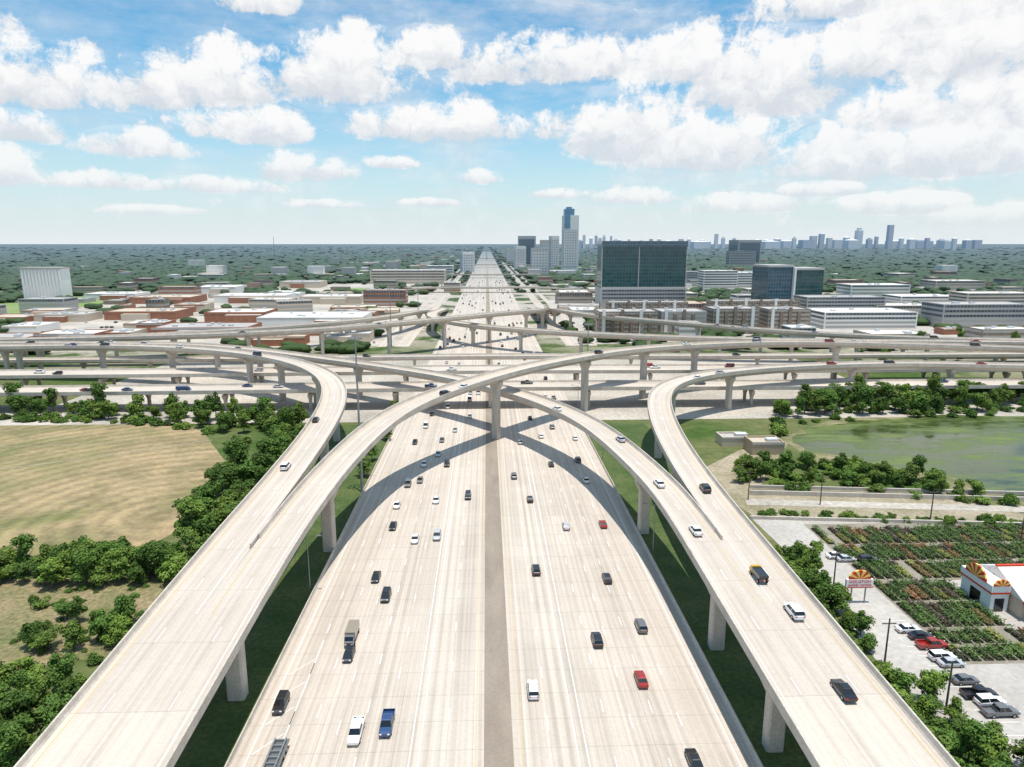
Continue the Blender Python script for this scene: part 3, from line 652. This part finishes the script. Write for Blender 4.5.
SPEC={'sedan':dict(L=4.7,body=[(-2.35,.38,.8,.74),(-2.2,.28,.97,.86),(-1.3,.24,1.0,.92),(0,.24,.97,.93),(1.1,.24,.95,.92),(2.0,.28,.8,.87),(2.35,.36,.62,.7)],g=(-1.75,1.15,.94,-1.05,.3,1.42,.84,.62)),
 'suv':dict(L=4.8,body=[(-2.4,.42,1.0,.82),(-2.25,.34,1.12,.92),(-1,.3,1.14,.97),(.3,.3,1.12,.97),(1.2,.3,1.08,.95),(2.1,.34,.98,.9),(2.4,.42,.8,.8)],g=(-2.3,1.15,1.1,-2.0,.35,1.7,.9,.7)),
 'van':dict(L=5.3,body=[(-2.65,.4,1.15,.9),(-2.5,.34,1.25,.98),(0,.3,1.25,1.0),(1.5,.3,1.2,.98),(2.3,.34,1.0,.92),(2.65,.42,.8,.82)],g=(-2.6,2.0,1.2,-2.5,1.1,2.15,.95,.85)),
 'pickup_truck':dict(L=5.8,body=[(-.9,.38,1.15,.96),(0,.36,1.16,.98),(1.2,.36,1.14,.98),(2.3,.38,1.06,.95),(2.85,.46,.9,.86)],g=(-.85,1.45,1.12,-.7,.75,1.82,.9,.72))}
def vehicle_parts(kind,pc):
    p=PAINT[pc]; parts=[]
    if kind in SPEC:
        s=SPEC[kind]; mb=MB(); mb.loft([ringx(*r) for r in s['body']],p)
        hl=s['L']/2
        if kind=='pickup_truck':
            mb.box(-.98,.98,-2.9,-.92,.42,.72,p)
            mb.box(-.98,-.86,-2.9,-.92,.72,1.15,p); mb.box(.86,.98,-2.9,-.92,.72,1.15,p); mb.box(-.86,.86,-2.9,-2.8,.72,1.15,p)
        parts.append(('body',mb))
        y0,y1,z0,u0,u1,z1,a,b=s['g']
        mb=MB(); mb.loft([[(-a,y0,z0),(a,y0,z0),(a,y1,z0),(-a,y1,z0)],[(-b,u0,z1),(b,u0,z1),(b,u1,z1),(-b,u1,z1)]],CG); parts.append(('window',mb))
        mb=MB(); mb.loft([[(-b-.04,u0-.08,z1+.003),(b+.04,u0-.08,z1+.003),(b+.04,u1+.08,z1+.003),(-b-.04,u1+.08,z1+.003)],[(-b*.8,u0+.1,z1+.07),(b*.8,u0+.1,z1+.07),(b*.8,u1-.1,z1+.07),(-b*.8,u1-.1,z1+.07)]],p)
        for sx in (-1,1):
            ym=(y0+y1)/2-.1; yt=(u0+u1)/2-.1; mb.quad((sx*(a+.01),ym-.06,z0),(sx*(a+.01),ym+.06,z0),(sx*(b+.02),yt+.06,z1),(sx*(b+.02),yt-.06,z1),p)
        parts.append(('roof',mb))
        wz=.34 if kind=='sedan' else .38; ax=hl*.6
        hw=s['body'][2][3]
    elif kind=='box_truck':
        mb=MB(); mb.loft([ringx(*r) for r in [(2.0,.5,2.1,.9),(2.6,.5,2.0,.92),(3.0,.5,1.3,.9),(3.5,.5,1.2,.84)]],PAINT['grey' if pc=='tan' else pc]); parts.append(('cab',mb))
        mb=MB(); mb.box(-1.0,1.0,-2.8,1.85,.95,2.4,p); parts.append(('cargo_box',mb))
        mb=MB(); mb.quad((-.8,2.65,1.95),(.8,2.65,1.95),(.8,3.02,1.33),(-.8,3.02,1.33),CG); mb.box(-.93,.93,2.1,2.5,1.35,1.85,CG); parts.append(('window',mb))
        mb=MB(); mb.box(-.5,.5,-2.7,3.0,.5,.93,TY); parts.append(('chassis',mb)); wz=.45; ax=2.1; hw=1.0; hl=3.55
    elif kind=='dump_truck':
        mb=MB(); mb.loft([ringx(*r) for r in [(1.2,.5,1.9,.85),(1.8,.5,1.9,.87),(2.1,.5,1.3,.85),(2.6,.5,1.2,.8)]],p); parts.append(('cab',mb))
        mb=MB(); mb.loft([[(-.8,-2.3,.9),(.8,-2.3,.9),(.8,1.0,.9),(-.8,1.0,.9)],[(-.9,-2.4,1.7),(.9,-2.4,1.7),(.9,1.1,1.7),(-.9,1.1,1.7)]],PAINT['black']); parts.append(('tipper_bed',mb))
        mb=MB(); mb.quad((-.8,1.83,1.8),(.8,1.83,1.8),(.8,2.1,1.32),(-.8,2.1,1.32),CG); parts.append(('window',mb)); wz=.42; ax=1.7; hw=.9; hl=2.65
    elif kind=='flatbed_truck':
        mb=MB(); mb.loft([ringx(*r) for r in [(4.0,.6,2.6,1.1),(5.6,.6,2.6,1.1),(5.7,.6,1.6,1.05),(6.4,.6,1.5,.95)]],p); parts.append(('cab',mb))
        mb=MB(); mb.box(-1.2,1.2,-7,3.6,1.05,1.3,PAINT['grey']); mb.box(-.4,.4,-7,5.6,.6,1.05,TY); parts.append(('trailer_bed',mb))
        mb=MB(); mb.box(-1.11,1.11,4.6,5.5,1.7,2.3,CG); parts.append(('window',mb))
        mb=MB()
        for i in range(8): mb.box(-.9,.9,-6.5+i*1.2,-6.3+i*1.2,1.3,1.7,STEEL)
        for i in (-.9,.7): mb.box(i,i+.2,-6.6,3.2,1.7,1.85,STEEL)
        parts.append(('cargo_rack',mb)); wz=.5; ax=5; hw=1.1; hl=6.4
    ys=(-ax,ax) if kind!='flatbed_truck' else (-5.6,-4.3,5.2)
    for sy in ys:
        for sx in (-1,1):
            mb=MB(); mb.cyl((sx*(hw-.22),sy,wz),(sx*(hw+.02),sy,wz),wz,wz,12,TY); mb.cyl((sx*(hw+.02),sy,wz),(sx*(hw+.035),sy,wz),wz*.6,wz*.6,10,RIM); parts.append(('wheel',mb))
    zl=.68 if kind=='sedan' else .85
    for sx in (-1,1):
        mb=MB(); mb.box(sx*.62-.16,sx*.62+.16,hl-.12,hl+.02,zl-.08,zl+.08,HL); parts.append(('headlight',mb))
        mb=MB(); mb.box(sx*.66-.14,sx*.66+.14,-hl-.06,-hl+.1,zl,zl+.18,TL); parts.append(('taillight',mb))
    return parts
cache={}; placed=[]
def vehicle(kind,pc,x,y,z,yaw,det=True,label=None,group='cars driving on the freeway'):
    key=(kind,pc,det)
    if key not in cache:
        pr=vehicle_parts(kind,pc)
        if det: cache[key]=[(n,m.mesh(n)) for n,m in pr]
        else:
            mb=MB(); [mb.merge(m) for n,m in pr]; cache[key]=mb.mesh(kind)
    nm={'sedan':'car','suv':'suv_car'}.get(kind,kind)
    lab=label or f"{pc} {kind.replace('_',' ')} driving on the pale concrete road"
    props=dict(label=lab,category=kind.replace('_',' ') if kind not in('sedan','suv') else 'car',group=group)
    if det:
        r=add(nm,None,loc=(x,y,z),rotz=yaw,**props)
        for n,m in cache[key]: add(n,m,parent=r)
    else: r=add(nm,cache[key],loc=(x,y,z),rotz=yaw,**props)
    s=.92 if det or y>330 else .94
    r.scale=(s,s,s); placed.append((x,y))
hw=[(281,702,'suv','black'),(352,634,'box_truck','tan'),(349,652,'sedan','black'),(356,730,'pickup_truck','white'),(387,722,'pickup_truck','blue'),(268,776,'flatbed_truck','white'),(376,575,'sedan','black'),(386,594,'suv','black'),
 (437,534,'suv','silver'),(415,537,'sedan','white'),(397,503,'sedan','white'),(408,482,'suv','grey'),(393,524,'sedan','black'),(468,494,'suv','black'),(420,478,'sedan','grey'),(436,498,'sedan','white'),(447,462,'suv','black'),
 (438,452,'sedan','silver'),(424,462,'sedan','white'),(455,428,'sedan','silver'),(415,440,'sedan','black'),(470,414,'sedan','white'),(426,424,'van','white'),(442,438,'sedan','grey'),(432,412,'sedan','black'),(448,405,'suv','white'),
 (533,688,'suv','white'),(597,638,'suv','black'),(641,624,'suv','grey'),(641,677,'sedan','red'),(694,758,'sedan','black'),(607,576,'sedan','black'),(536,568,'suv','black'),(566,524,'sedan','silver'),(530,497,'sedan','black'),
 (514,474,'suv','grey'),(551,462,'sedan','black'),(603,522,'sedan','red'),(586,478,'sedan','white'),(578,458,'suv','grey'),(541,434,'sedan','white'),(575,436,'sedan','white'),(530,416,'sedan','black'),(552,425,'suv','grey'),(520,440,'sedan','silver')]
for px,py,k,c in hw:
    x,y=spot(px,py+2,.6); vehicle(k,c,x,y,.12,math.pi if x<XC else 0)
LX=[-4.4,-8.1,-13,-16.7,-20.4,-24.1,-27.8,-31.5]; RX=[6.7,10.4,15.4,19.1,22.8,26.5,30.2]
kinds=['sedan','sedan','suv','van','pickup_truck']; cols=['white','black','silver','grey','white','red','blue','black']
n=0
while n<130:
    y=math.exp(random.uniform(math.log(300),math.log(1500))); side=random.random()<.5
    x=random.choice(LX if side else RX)
    if any(abs(x-q[0])<3 and abs(y-q[1])<14 for q in placed): continue
    vehicle(random.choice(kinds),random.choice(cols),x,y,.12,math.pi if side else 0,False); n+=1
def on_deck(key,px,py,kind,c,det=True):
    pt,w,dr=decks[key]; A,T,Nn,S=pt; z=15
    for _ in range(8):
        x,y=spot(px,py,z+.6); i=int(np.argmin((A[:,0]-x)**2+(A[:,1]-y)**2)); z=A[i][2]
    off=float(np.clip((x-A[i][0])*Nn[i][0]+(y-A[i][1])*Nn[i][1],-w/2+1.6,w/2-1.6))
    p=A[i]+Nn[i]*off; yaw=math.atan2(-T[i][0],T[i][1])
    vehicle(kind,c,p[0],p[1],z+.02,yaw,det,label=f"{c} {kind.replace('_',' ')} driving on a raised concrete ramp",group='vehicles on the raised ramps')
for a in [('BR',789,605,'suv','white'),('BR',837,685,'sedan','black'),('BR',751,580,'dump_truck','yellow'),('BR',706,489,'suv','black'),('BL',695,529,'sedan','white'),('BL',661,485,'sedan','white'),('BL',624,440,'sedan','silver'),
          ('AL',285,467,'suv','white'),('AL',316,418,'sedan','black'),('AR',447,393,'suv','black'),('AR',466,386,'sedan','white'),('BL',556,408,'sedan','white'),('AR',600,352,'suv','black'),('BR',700,378,'sedan','white'),('AL',250,357,'sedan','black')]: on_deck(*a)
for k,lane in (('M1',14),('M2',16),('M3',9),('AL',7),('AR',7),('BR',7),('BL',7),('FC',8),('FE',8),('FD',8)):
    A,T,Nn,S=decks[k][0]
    for j in range(14 if k in('M1','M2') else 5):
        i=random.randrange(int(len(A)*(.05 if k[0]=='M' else .5)),int(len(A)*.93)); o=random.choice([-.28,-.1,.1,.28])*lane; p=A[i]+Nn[i]*o
        vehicle(random.choice(kinds+(['box_truck'] if k[0]=='M' else [])),random.choice(cols),p[0],p[1],A[i][2]+.02,math.atan2(-T[i][0],T[i][1])+(math.pi if k=='M2' else 0),False,label='small vehicle on the elevated roadway',group='vehicles on the raised ramps')
for i,(px,py,c) in enumerate([(908,629,'white'),(921,636,'black'),(932,645,'red'),(942,657,'white'),(951,663,'silver'),(965,680,'grey'),(979,694,'black'),(990,702,'white'),(836,556,'white'),(846,559,'silver'),(1000,712,'grey'),(868,560,'black')]):
    x,y=spot(px,py,.5); vehicle(['sedan','sedan','pickup_truck','suv'][i%4],c,x,y,.04,-math.pi/2+.05*random.random(),True,label=f'{c} vehicle parked on the garden centre lot',group='cars parked by the garden centre')
for row in (323,328,333,338,343,347):
    px=8
    while px<415:
        px+=random.choice((5,5,6,14,30)); x,y=spot(px,row)
        if abs(x)<80 or any(math.hypot(x-f[0],y-f[1])<f[2]+3 for f in foot) or random.random()<.4: continue
        vehicle(random.choice(kinds[:3]),random.choice(cols),x,y,.04,0,False,label='parked car on the pale store parking lot',group='cars parked by the stores')
# ------------------------------------------------ garden centre
FLW=[leaf_mat('plants_green',(.035,.075,.018),(.10,.165,.035),(.055,.10,.022),False),leaf_mat('plants_flowering',(.07,.10,.03),(.30,.09,.05),(.10,.10,.03),False),leaf_mat('plants_yellow',(.08,.13,.03),(.32,.27,.06),(.07,.11,.03),False),leaf_mat('plants_dusky',(.04,.05,.025),(.12,.08,.06),(.05,.06,.03),False)]
def bed(x,y,L,k,w=1.5):
    r=np.random.default_rng(int(x*10+y)); mb=MB()
    root=add('plant_bed',None,loc=(x,y,0),label=['long tray of green nursery shrubs','tray of red flowering nursery plants','tray of yellow flowering nursery plants','tray of dusky purple nursery plants'][k]+' on pale gravel',category='plant bed',group='nursery plant beds')
    mb.box(-w/2,w/2,0,L,.05,.25,FLW[3]); add('tray',mb.mesh('tray'),parent=root); mb=MB()
    for i in range(int(L*48)):
        c=np.array([r.uniform(-w/2,w/2),r.uniform(0,L),r.uniform(.3,.9 if k else 1.3)]); a=r.uniform(0,6.28); s=r.uniform(.1,.22); u=np.array([math.cos(a),math.sin(a),r.uniform(-.5,.5)])*s; v=np.array([-math.sin(a),math.cos(a),r.uniform(-.5,.5)])*s
        mb.poly([tuple(c-u),tuple(c-v),tuple(c+u),tuple(c+v)],FLW[k])
    add('plants',mb.mesh('plants'),parent=root)
GRAV=M('gravel_yard',(.31,.27,.215),(.22,.20,.15),.3,fine=.2)
sheet('gravel_ground',[(80,101),(124,101),(124,111),(96,111),(96,130),(150,130),(165,160),(80,160)],.05,GRAV,'gravel yard of the plant nursery')
BK=lambda: random.choice((0,0,0,0,0,3,1,2))
def rows(x0,n,st,spans):
    for y,L in spans:
        for i in range(n):
            if random.random()<.05: continue
            q=y
            while q<y+L-1.2:
                l=min(random.choice((2.6,3.8,5)),y+L-q); bed(x0+i*st,q,l,BK()); q+=l+.3
rows(81.3,8,2.05,((112.4,8.6),(122,7.8)))
rows(81.3,19,2.08,((101.8,4.5),(107,4.2)))
rows(81.3,34,2.08,((131,7.6),(139.4,8),(148.2,9)))
OR=M('awning_red',(.60,.06,.025),fine=.04); SW=M('sign_yellow',(.88,.62,.16),fine=.03); WW=M('sign_white',(.86,.85,.82),fine=.03); RED=M('sign_red',(.55,.03,.02),fine=0); STR=M('metal_roof_white',(.74,.73,.71),(.64,.63,.61),.5)
def arch(cx,yy,z0,rad,n,name,par,th=.3,axis='x',inner=.05):
    mb=MB()
    for i in range(n):
        a0=math.pi*i/n; a1=math.pi*(i+1)/n; m=OR if i%2==0 else SW
        def q(rr,a,dy):
            return (cx+rr*math.cos(a),yy+dy,z0+rr*math.sin(a)*.85) if axis=='x' else (yy+dy,cx+rr*math.cos(a),z0+rr*math.sin(a)*.85)
        rr0,rr1=rad*inner,rad
        mb.loft([[q(rr0,a0,0),q(rr1,a0,0),q(rr1,a1,0),q(rr0,a1,0)],[q(rr0,a0,th),q(rr1,a0,th),q(rr1,a1,th),q(rr0,a1,th)]],m)
    return add(name,mb.mesh(name),parent=par)
r=add('garden_store',None,loc=(113.5,121.5,0),label='white garden store with red trim and striped sunburst gable',category='store'); r.scale=(1.15,1.15,1.15)
mb=MB(); mb.box(-11,14,-6,6,-.1,3.4,W[0]); add('wall',mb.mesh('wall'),parent=r)
mb=MB(); mb.loft([[(-11.4,-6.8,3.4),(-11.4,6.8,3.4),(-11.4,0,6.6)],[(14.6,-6.8,3.4),(14.6,6.8,3.4),(14.6,0,6.6)]],STR); add('roof',mb.mesh('roof'),parent=r)
mb=MB(); mb.loft([[(-11.6,-7.0,3.15),(-11.6,-6.75,3.15),(-11.6,-6.75,3.6),(-11.6,-7.0,3.6)],[(14.7,-7.0,3.15),(14.7,-6.75,3.15),(14.7,-6.75,3.6),(14.7,-7.0,3.6)]],OR); mb.box(-11.5,14.7,-.25,.25,6.5,6.75,OR); add('roof_trim',mb.mesh('roof_trim'),parent=r)
mb=MB(); mb.box(-14.5,-11.45,-3.6,3.6,-.1,3.2,WW); mb.box(-14.7,-11.42,-3.8,3.8,3.21,4.8,WW); mb.box(-14.75,-14.7,-3.8,3.8,3.3,3.6,OR); mb.box(-14.7,-11.42,-3.86,-3.81,3.3,3.6,OR); mb.box(-13.8,-12.2,-3.68,-3.61,.0,2.4,CG); mb.box(-14.58,-14.51,-1.2,1.2,0,2.4,CG); add('entrance_block',mb.mesh('entrance_block'),parent=r)
arch(-13.1,-3.95,4.8,1.4,9,'gable_sign',r); arch(0,-14.95,4.8,2.5,11,'gable_sign',r,axis='y')
mb=MB()
for i in range(20): mb.loft([[(-11+i*1.25,-6.02,3.0),(-9.75+i*1.25,-6.02,3.0),(-9.75+i*1.25,-8.4,2.0),(-11+i*1.25,-8.4,2.0)],[(-11+i*1.25,-6.02,3.1),(-9.75+i*1.25,-6.02,3.1),(-9.75+i*1.25,-8.4,2.1),(-11+i*1.25,-8.4,2.1)]],OR if i%2 else WW)
add('awning',mb.mesh('awning'),parent=r)
sx,sy=spot(857,603); r=add('pole_sign',None,loc=(sx,sy,0),label='white pole sign topped by a red and yellow striped sunburst',category='sign')
mb=MB(); mb.cyl((-1.4,0,0),(-1.4,0,4),.15,.15,8,STEEL); mb.cyl((1.4,0,0),(1.4,0,4),.15,.15,8,STEEL); add('post',mb.mesh('post'),parent=r)
mb=MB(); mb.box(-2.7,2.7,-.25,.25,3.6,5.2,WW); mb.box(-2.8,2.8,-.3,.3,3.4,3.6,OR); add('sign_board',mb.mesh('sign_board'),parent=r)
arch(0,-.2,5.22,2.2,9,'sign_arch',r,.4)
def text(s,size,loc,mat,par,ext=.02):
    cu=bpy.data.curves.new('t','FONT'); cu.body=s; cu.size=size; cu.align_x='CENTER'; cu.extrude=ext
    o=bpy.data.objects.new('t',cu); col.objects.link(o); bpy.context.view_layer.update()
    me=bpy.data.meshes.new_from_object(o.evaluated_get(bpy.context.evaluated_depsgraph_get())); bpy.data.objects.remove(o)
    me.materials.clear(); me.materials.append(mat); q=add('sign_lettering',me,parent=par); q.location=loc; q.rotation_euler=(math.pi/2,0,0)
text('HOUSTON',.9,(0,-.28,4.45),RED,r); text('GARDEN CENTERS',.56,(0,-.28,3.8),RED,r)
BW=M('utility_tan',(.42,.33,.23))
x,y=spot(768,455); bld(x,y+4,11,8,4.5,BW,RF[2],0,name='utility_building',label='small tan utility building near the pond',cat='building',units=1)
x,y=spot(735,447); bld(x,y+4,9,7,3.5,W[0],RF[1],0,name='utility_building',label='small beige utility shed near the pond',cat='building',units=1)
# ------------------------------------------------ masts and poles
def mast(x,y,h,z0=0,label='tall high-mast light pole with a ring of lamps'):
    r=add('high_mast_light',None,loc=(x,y,z0),label=label,category='street light',group='high-mast freeway lights')
    mb=MB(); mb.cyl((0,0,-.1),(0,0,h),.42,.16,10,STEEL); add('pole',mb.mesh('pole'),parent=r)
    mb=MB()
    for i in range(8):
        a=i*math.pi/4; mb.cyl((0,0,h-.4),(math.cos(a)*1.6,math.sin(a)*1.6,h-.4),.06,.06,5,STEEL); mb.box(math.cos(a)*1.6-.3,math.cos(a)*1.6+.3,math.sin(a)*1.6-.3,math.sin(a)*1.6+.3,h-.75,h-.35,STEEL)
    add('lamp_ring',mb.mesh('lamp_ring'),parent=r)
x,y=spot(364,492); mast(x-.5,y,45); x,y=spot(594,405); mast(x-3,y+2,36); mast(-66,470,40); mast(-70,700,38); mast(72,690,38)
def pole(x,y,h,label='wooden utility pole with crossarm'):
    r=add('utility_pole',None,loc=(x,y,0),label=label,category='utility pole',group='utility poles')
    mb=MB(); mb.cyl((0,0,-.1),(0,0,h),.17,.12,8,BARK); add('pole_shaft',mb.mesh('pole_shaft'),parent=r)
    mb=MB(); mb.box(-1.2,1.2,-.07,.07,h-1,h-.85,BARK); add('crossarm',mb.mesh('crossarm'),parent=r)
for px,py in ((1020,545),(930,522),(884,667),(833,590),(748,500),(945,715),(820,505)):
    x,y=spot(px,py); pole(x,y,9)
def lamp(x,y,z,h,yaw):
    r=add('street_lamp',None,loc=(x,y,z),rotz=yaw,label='slim grey roadside street lamp with single arm',category='street lamp',group='roadside lamps')
    mb=MB(); mb.cyl((0,0,-.1),(0,0,h),.12,.07,8,STEEL); add('pole',mb.mesh('pole'),parent=r)
    mb=MB(); mb.cyl((0,0,h-.1),(2.2,0,h+.3),.06,.05,6,STEEL); add('arm',mb.mesh('arm'),parent=r)
    mb=MB(); mb.box(2.1,2.9,-.16,.16,h+.22,h+.38,STEEL); add('lamp_head',mb.mesh('lamp_head'),parent=r)
for i,y in enumerate((130,200,262)): lamp(-36.6,y,0,12,0); lamp(37.8,y+15,0,12,math.pi)
x,y=spot(275,262); r=add('radio_mast',None,loc=(x,y,0),label='slender steel lattice radio mast above the trees',category='radio mast')
mb=MB()
for dx,dy in ((-2,-2),(2,-2),(0,2)): mb.cyl((dx,dy,0),(dx*.2,dy*.2,95),.5,.3,5,STEEL)
add('lattice_leg',mb.mesh('lattice_leg'),parent=r)
# ------------------------------------------------ world
SUN=Vector((.07,-.09,1)).normalized(); el=math.asin(SUN.z); az=math.atan2(SUN.x,SUN.y)
w=bpy.data.worlds.new('World'); scene.world=w; w.use_nodes=True; w.node_tree.nodes.clear(); g=N(w.node_tree)
try: w.cycles.sampling_method='NONE'
except Exception as ex: print(ex)
sky=g.new('ShaderNodeTexSky',sky_type='NISHITA'); sky.sun_disc=False; sky.sun_elevation=el; sky.sun_rotation=az; sky.altitude=50; sky.air_density=1.0; sky.dust_density=1.0; sky.ozone_density=1.5
d=g.new('ShaderNodeTexCoord').outputs['Generated']; sp=g.new('ShaderNodeSeparateXYZ'); g.put(sp.inputs[0],d)
AZ=g.m('ARCTAN2',sp.outputs[0],sp.outputs[1]); EL=g.m('ARCSINE',sp.outputs[2])
cb=g.new('ShaderNodeCombineXYZ'); g.put(cb.inputs[0],AZ); g.put(cb.inputs[1],EL); P0=cb.outputs[0]
clouds=[(45,92,72,42),(160,96,48,34),(225,92,42,50),(350,86,84,54),(425,60,48,30),(545,72,100,36),(690,72,62,42),(765,94,80,60),(860,66,58,44),(960,66,85,58),(1015,112,60,40),(905,118,56,34),
 (450,132,110,30),(245,134,66,28),(140,150,50,20),(632,140,62,60),(708,156,78,44),(850,166,70,40),(960,160,78,40),(5,176,32,28),(20,134,34,20),
 (305,174,50,22),(480,180,30,11),(390,165,26,9),(640,200,50,13),(735,208,60,15),(215,188,56,12),(100,184,48,12),(900,208,66,15),(1000,220,60,14),(560,196,30,8),(820,192,40,11),(430,204,34,7),(330,206,40,7),(150,212,40,7),(260,6,42,20),(830,8,75,28),(950,14,85,30)]
E=None; Wt=None; WV=None
for cx,cy,hwp,hp in clouds:
    a=ray(cx,cy); caz=math.atan2(a[0],a[1]); cel=math.atan2(a[2],math.hypot(a[0],a[1])); sx=hwp/FP*1.0; sy=hp/FP*1.0
    uv=g.vm('MULTIPLY_ADD',P0,(1/sx,1/sy,0),(-caz/sx,-cel/sy,0)); s=g.new('ShaderNodeSeparateXYZ'); g.put(s.inputs[0],uv)
    v=g.m('MAXIMUM',s.outputs[1],g.m('MULTIPLY',s.outputs[1],-3.0))
    e=g.m('SUBTRACT',1.0,g.m('MULTIPLY_ADD',v,v,g.m('MULTIPLY',s.outputs[0],s.outputs[0])))
    wt=g.m('MAXIMUM',e,0.0)
    E=e if E is None else g.m('MAXIMUM',E,e)
    Wt=wt if Wt is None else g.m('ADD',Wt,wt)
    WV=g.m('MULTIPLY',wt,s.outputs[1]) if WV is None else g.m('MULTIPLY_ADD',wt,s.outputs[1],WV)
VV=g.m('DIVIDE',WV,g.m('ADD',Wt,.05))
wob=g.vm('MULTIPLY_ADD',g.noise(P0,24,4,.62,1,dim='2D'),(.05,.035,0),(-.025,-.0175,0)); Pw=g.vm('ADD',P0,wob)
def vor(vec,scale,sm=.5):
    n=g.new('ShaderNodeTexVoronoi',voronoi_dimensions='2D',feature='SMOOTH_F1'); n.inputs['Scale'].default_value=scale; n.inputs['Smoothness'].default_value=sm
    g.put(n.inputs['Vector'],vec); return n.outputs['Distance']
v1=vor(Pw,30)
bil=g.m('SUBTRACT',.48,v1)
nz=g.noise(P0,13,7,.66,dim='2D'); nf=g.noise(Pw,60,5,.68,dim='2D')
dens=g.m('ADD',g.m('MAXIMUM',E,-.7),g.m('ADD',g.m('MULTIPLY',g.m('SUBTRACT',nz,.485),3.0),g.m('MULTIPLY',bil,.7)))
dens=g.m('ADD',dens,g.m('ADD',g.m('MULTIPLY',g.m('SUBTRACT',nf,.5),1.2),g.rng(AZ,.1,.65,0,.3)))
al=g.rng(dens,-.12,.72,0,1,'SMOOTHSTEP')
thin=g.rng(g.noise(g.vm('MULTIPLY',P0,(1,3.4,1)),5.5,7,.64,dim='2D'),.40,.72,0,.7)
sp2=g.rng(AZ,-.5,.6,.55,1.25)
al=g.m('MAXIMUM',al,g.m('MULTIPLY',thin,sp2),clamp=True)
sh=g.m('ADD',g.m('ADD',g.m('MULTIPLY',VV,.9),.27),g.m('ADD',g.m('MULTIPLY',bil,.45),g.m('MULTIPLY',g.m('SUBTRACT',nf,.5),.8)))
ccol=g.mix(g.rng(sh,0,.75,0,1,'SMOOTHSTEP'),C((6.8,7.3,7.9)),C((9.7,9.7,9.7)))
skb=g.mix(1.0,sky.outputs[0],C((.90,1.5,1.6)),'MULTIPLY')
hz=g.rng(EL,0.0,.25,0,1)
skyc=g.mix(g.m('POWER',g.m('SUBTRACT',1.0,hz),1.7),skb,C((8.0,8.6,8.95)))
ccol=g.mix(g.rng(EL,.02,.16,.45,0),ccol,g.mix(.5,skyc,C((8.9,9.05,9.15))))
fin=g.mix(g.m('MULTIPLY',al,g.rng(EL,.0,.05,.3,1)),skyc,ccol)
bg=g.new('ShaderNodeBackground'); g.put(bg.inputs[0],fin); bg.inputs[1].default_value=.1
out=g.new('ShaderNodeOutputWorld'); g.l.new(bg.outputs[0],out.inputs[0])
L=bpy.data.lights.new('sun','SUN'); L.energy=4.5; L.angle=math.radians(.5); L.color=(1,.955,.885)
so=bpy.data.objects.new('sun',L); col.objects.link(so); so.rotation_mode='QUATERNION'; so.rotation_quaternion=(-SUN).to_track_quat('-Z','Y')
cam=bpy.data.cameras.new('camera'); cam.sensor_width=36; cam.lens=36*FP/1024; cam.clip_end=150000; cam.clip_start=1
co=bpy.data.objects.new('camera',cam); col.objects.link(co); co.location=(0,0,H); co.rotation_euler=(math.pi/2-TH,0,-PS); scene.camera=co
print('trees',ntree)
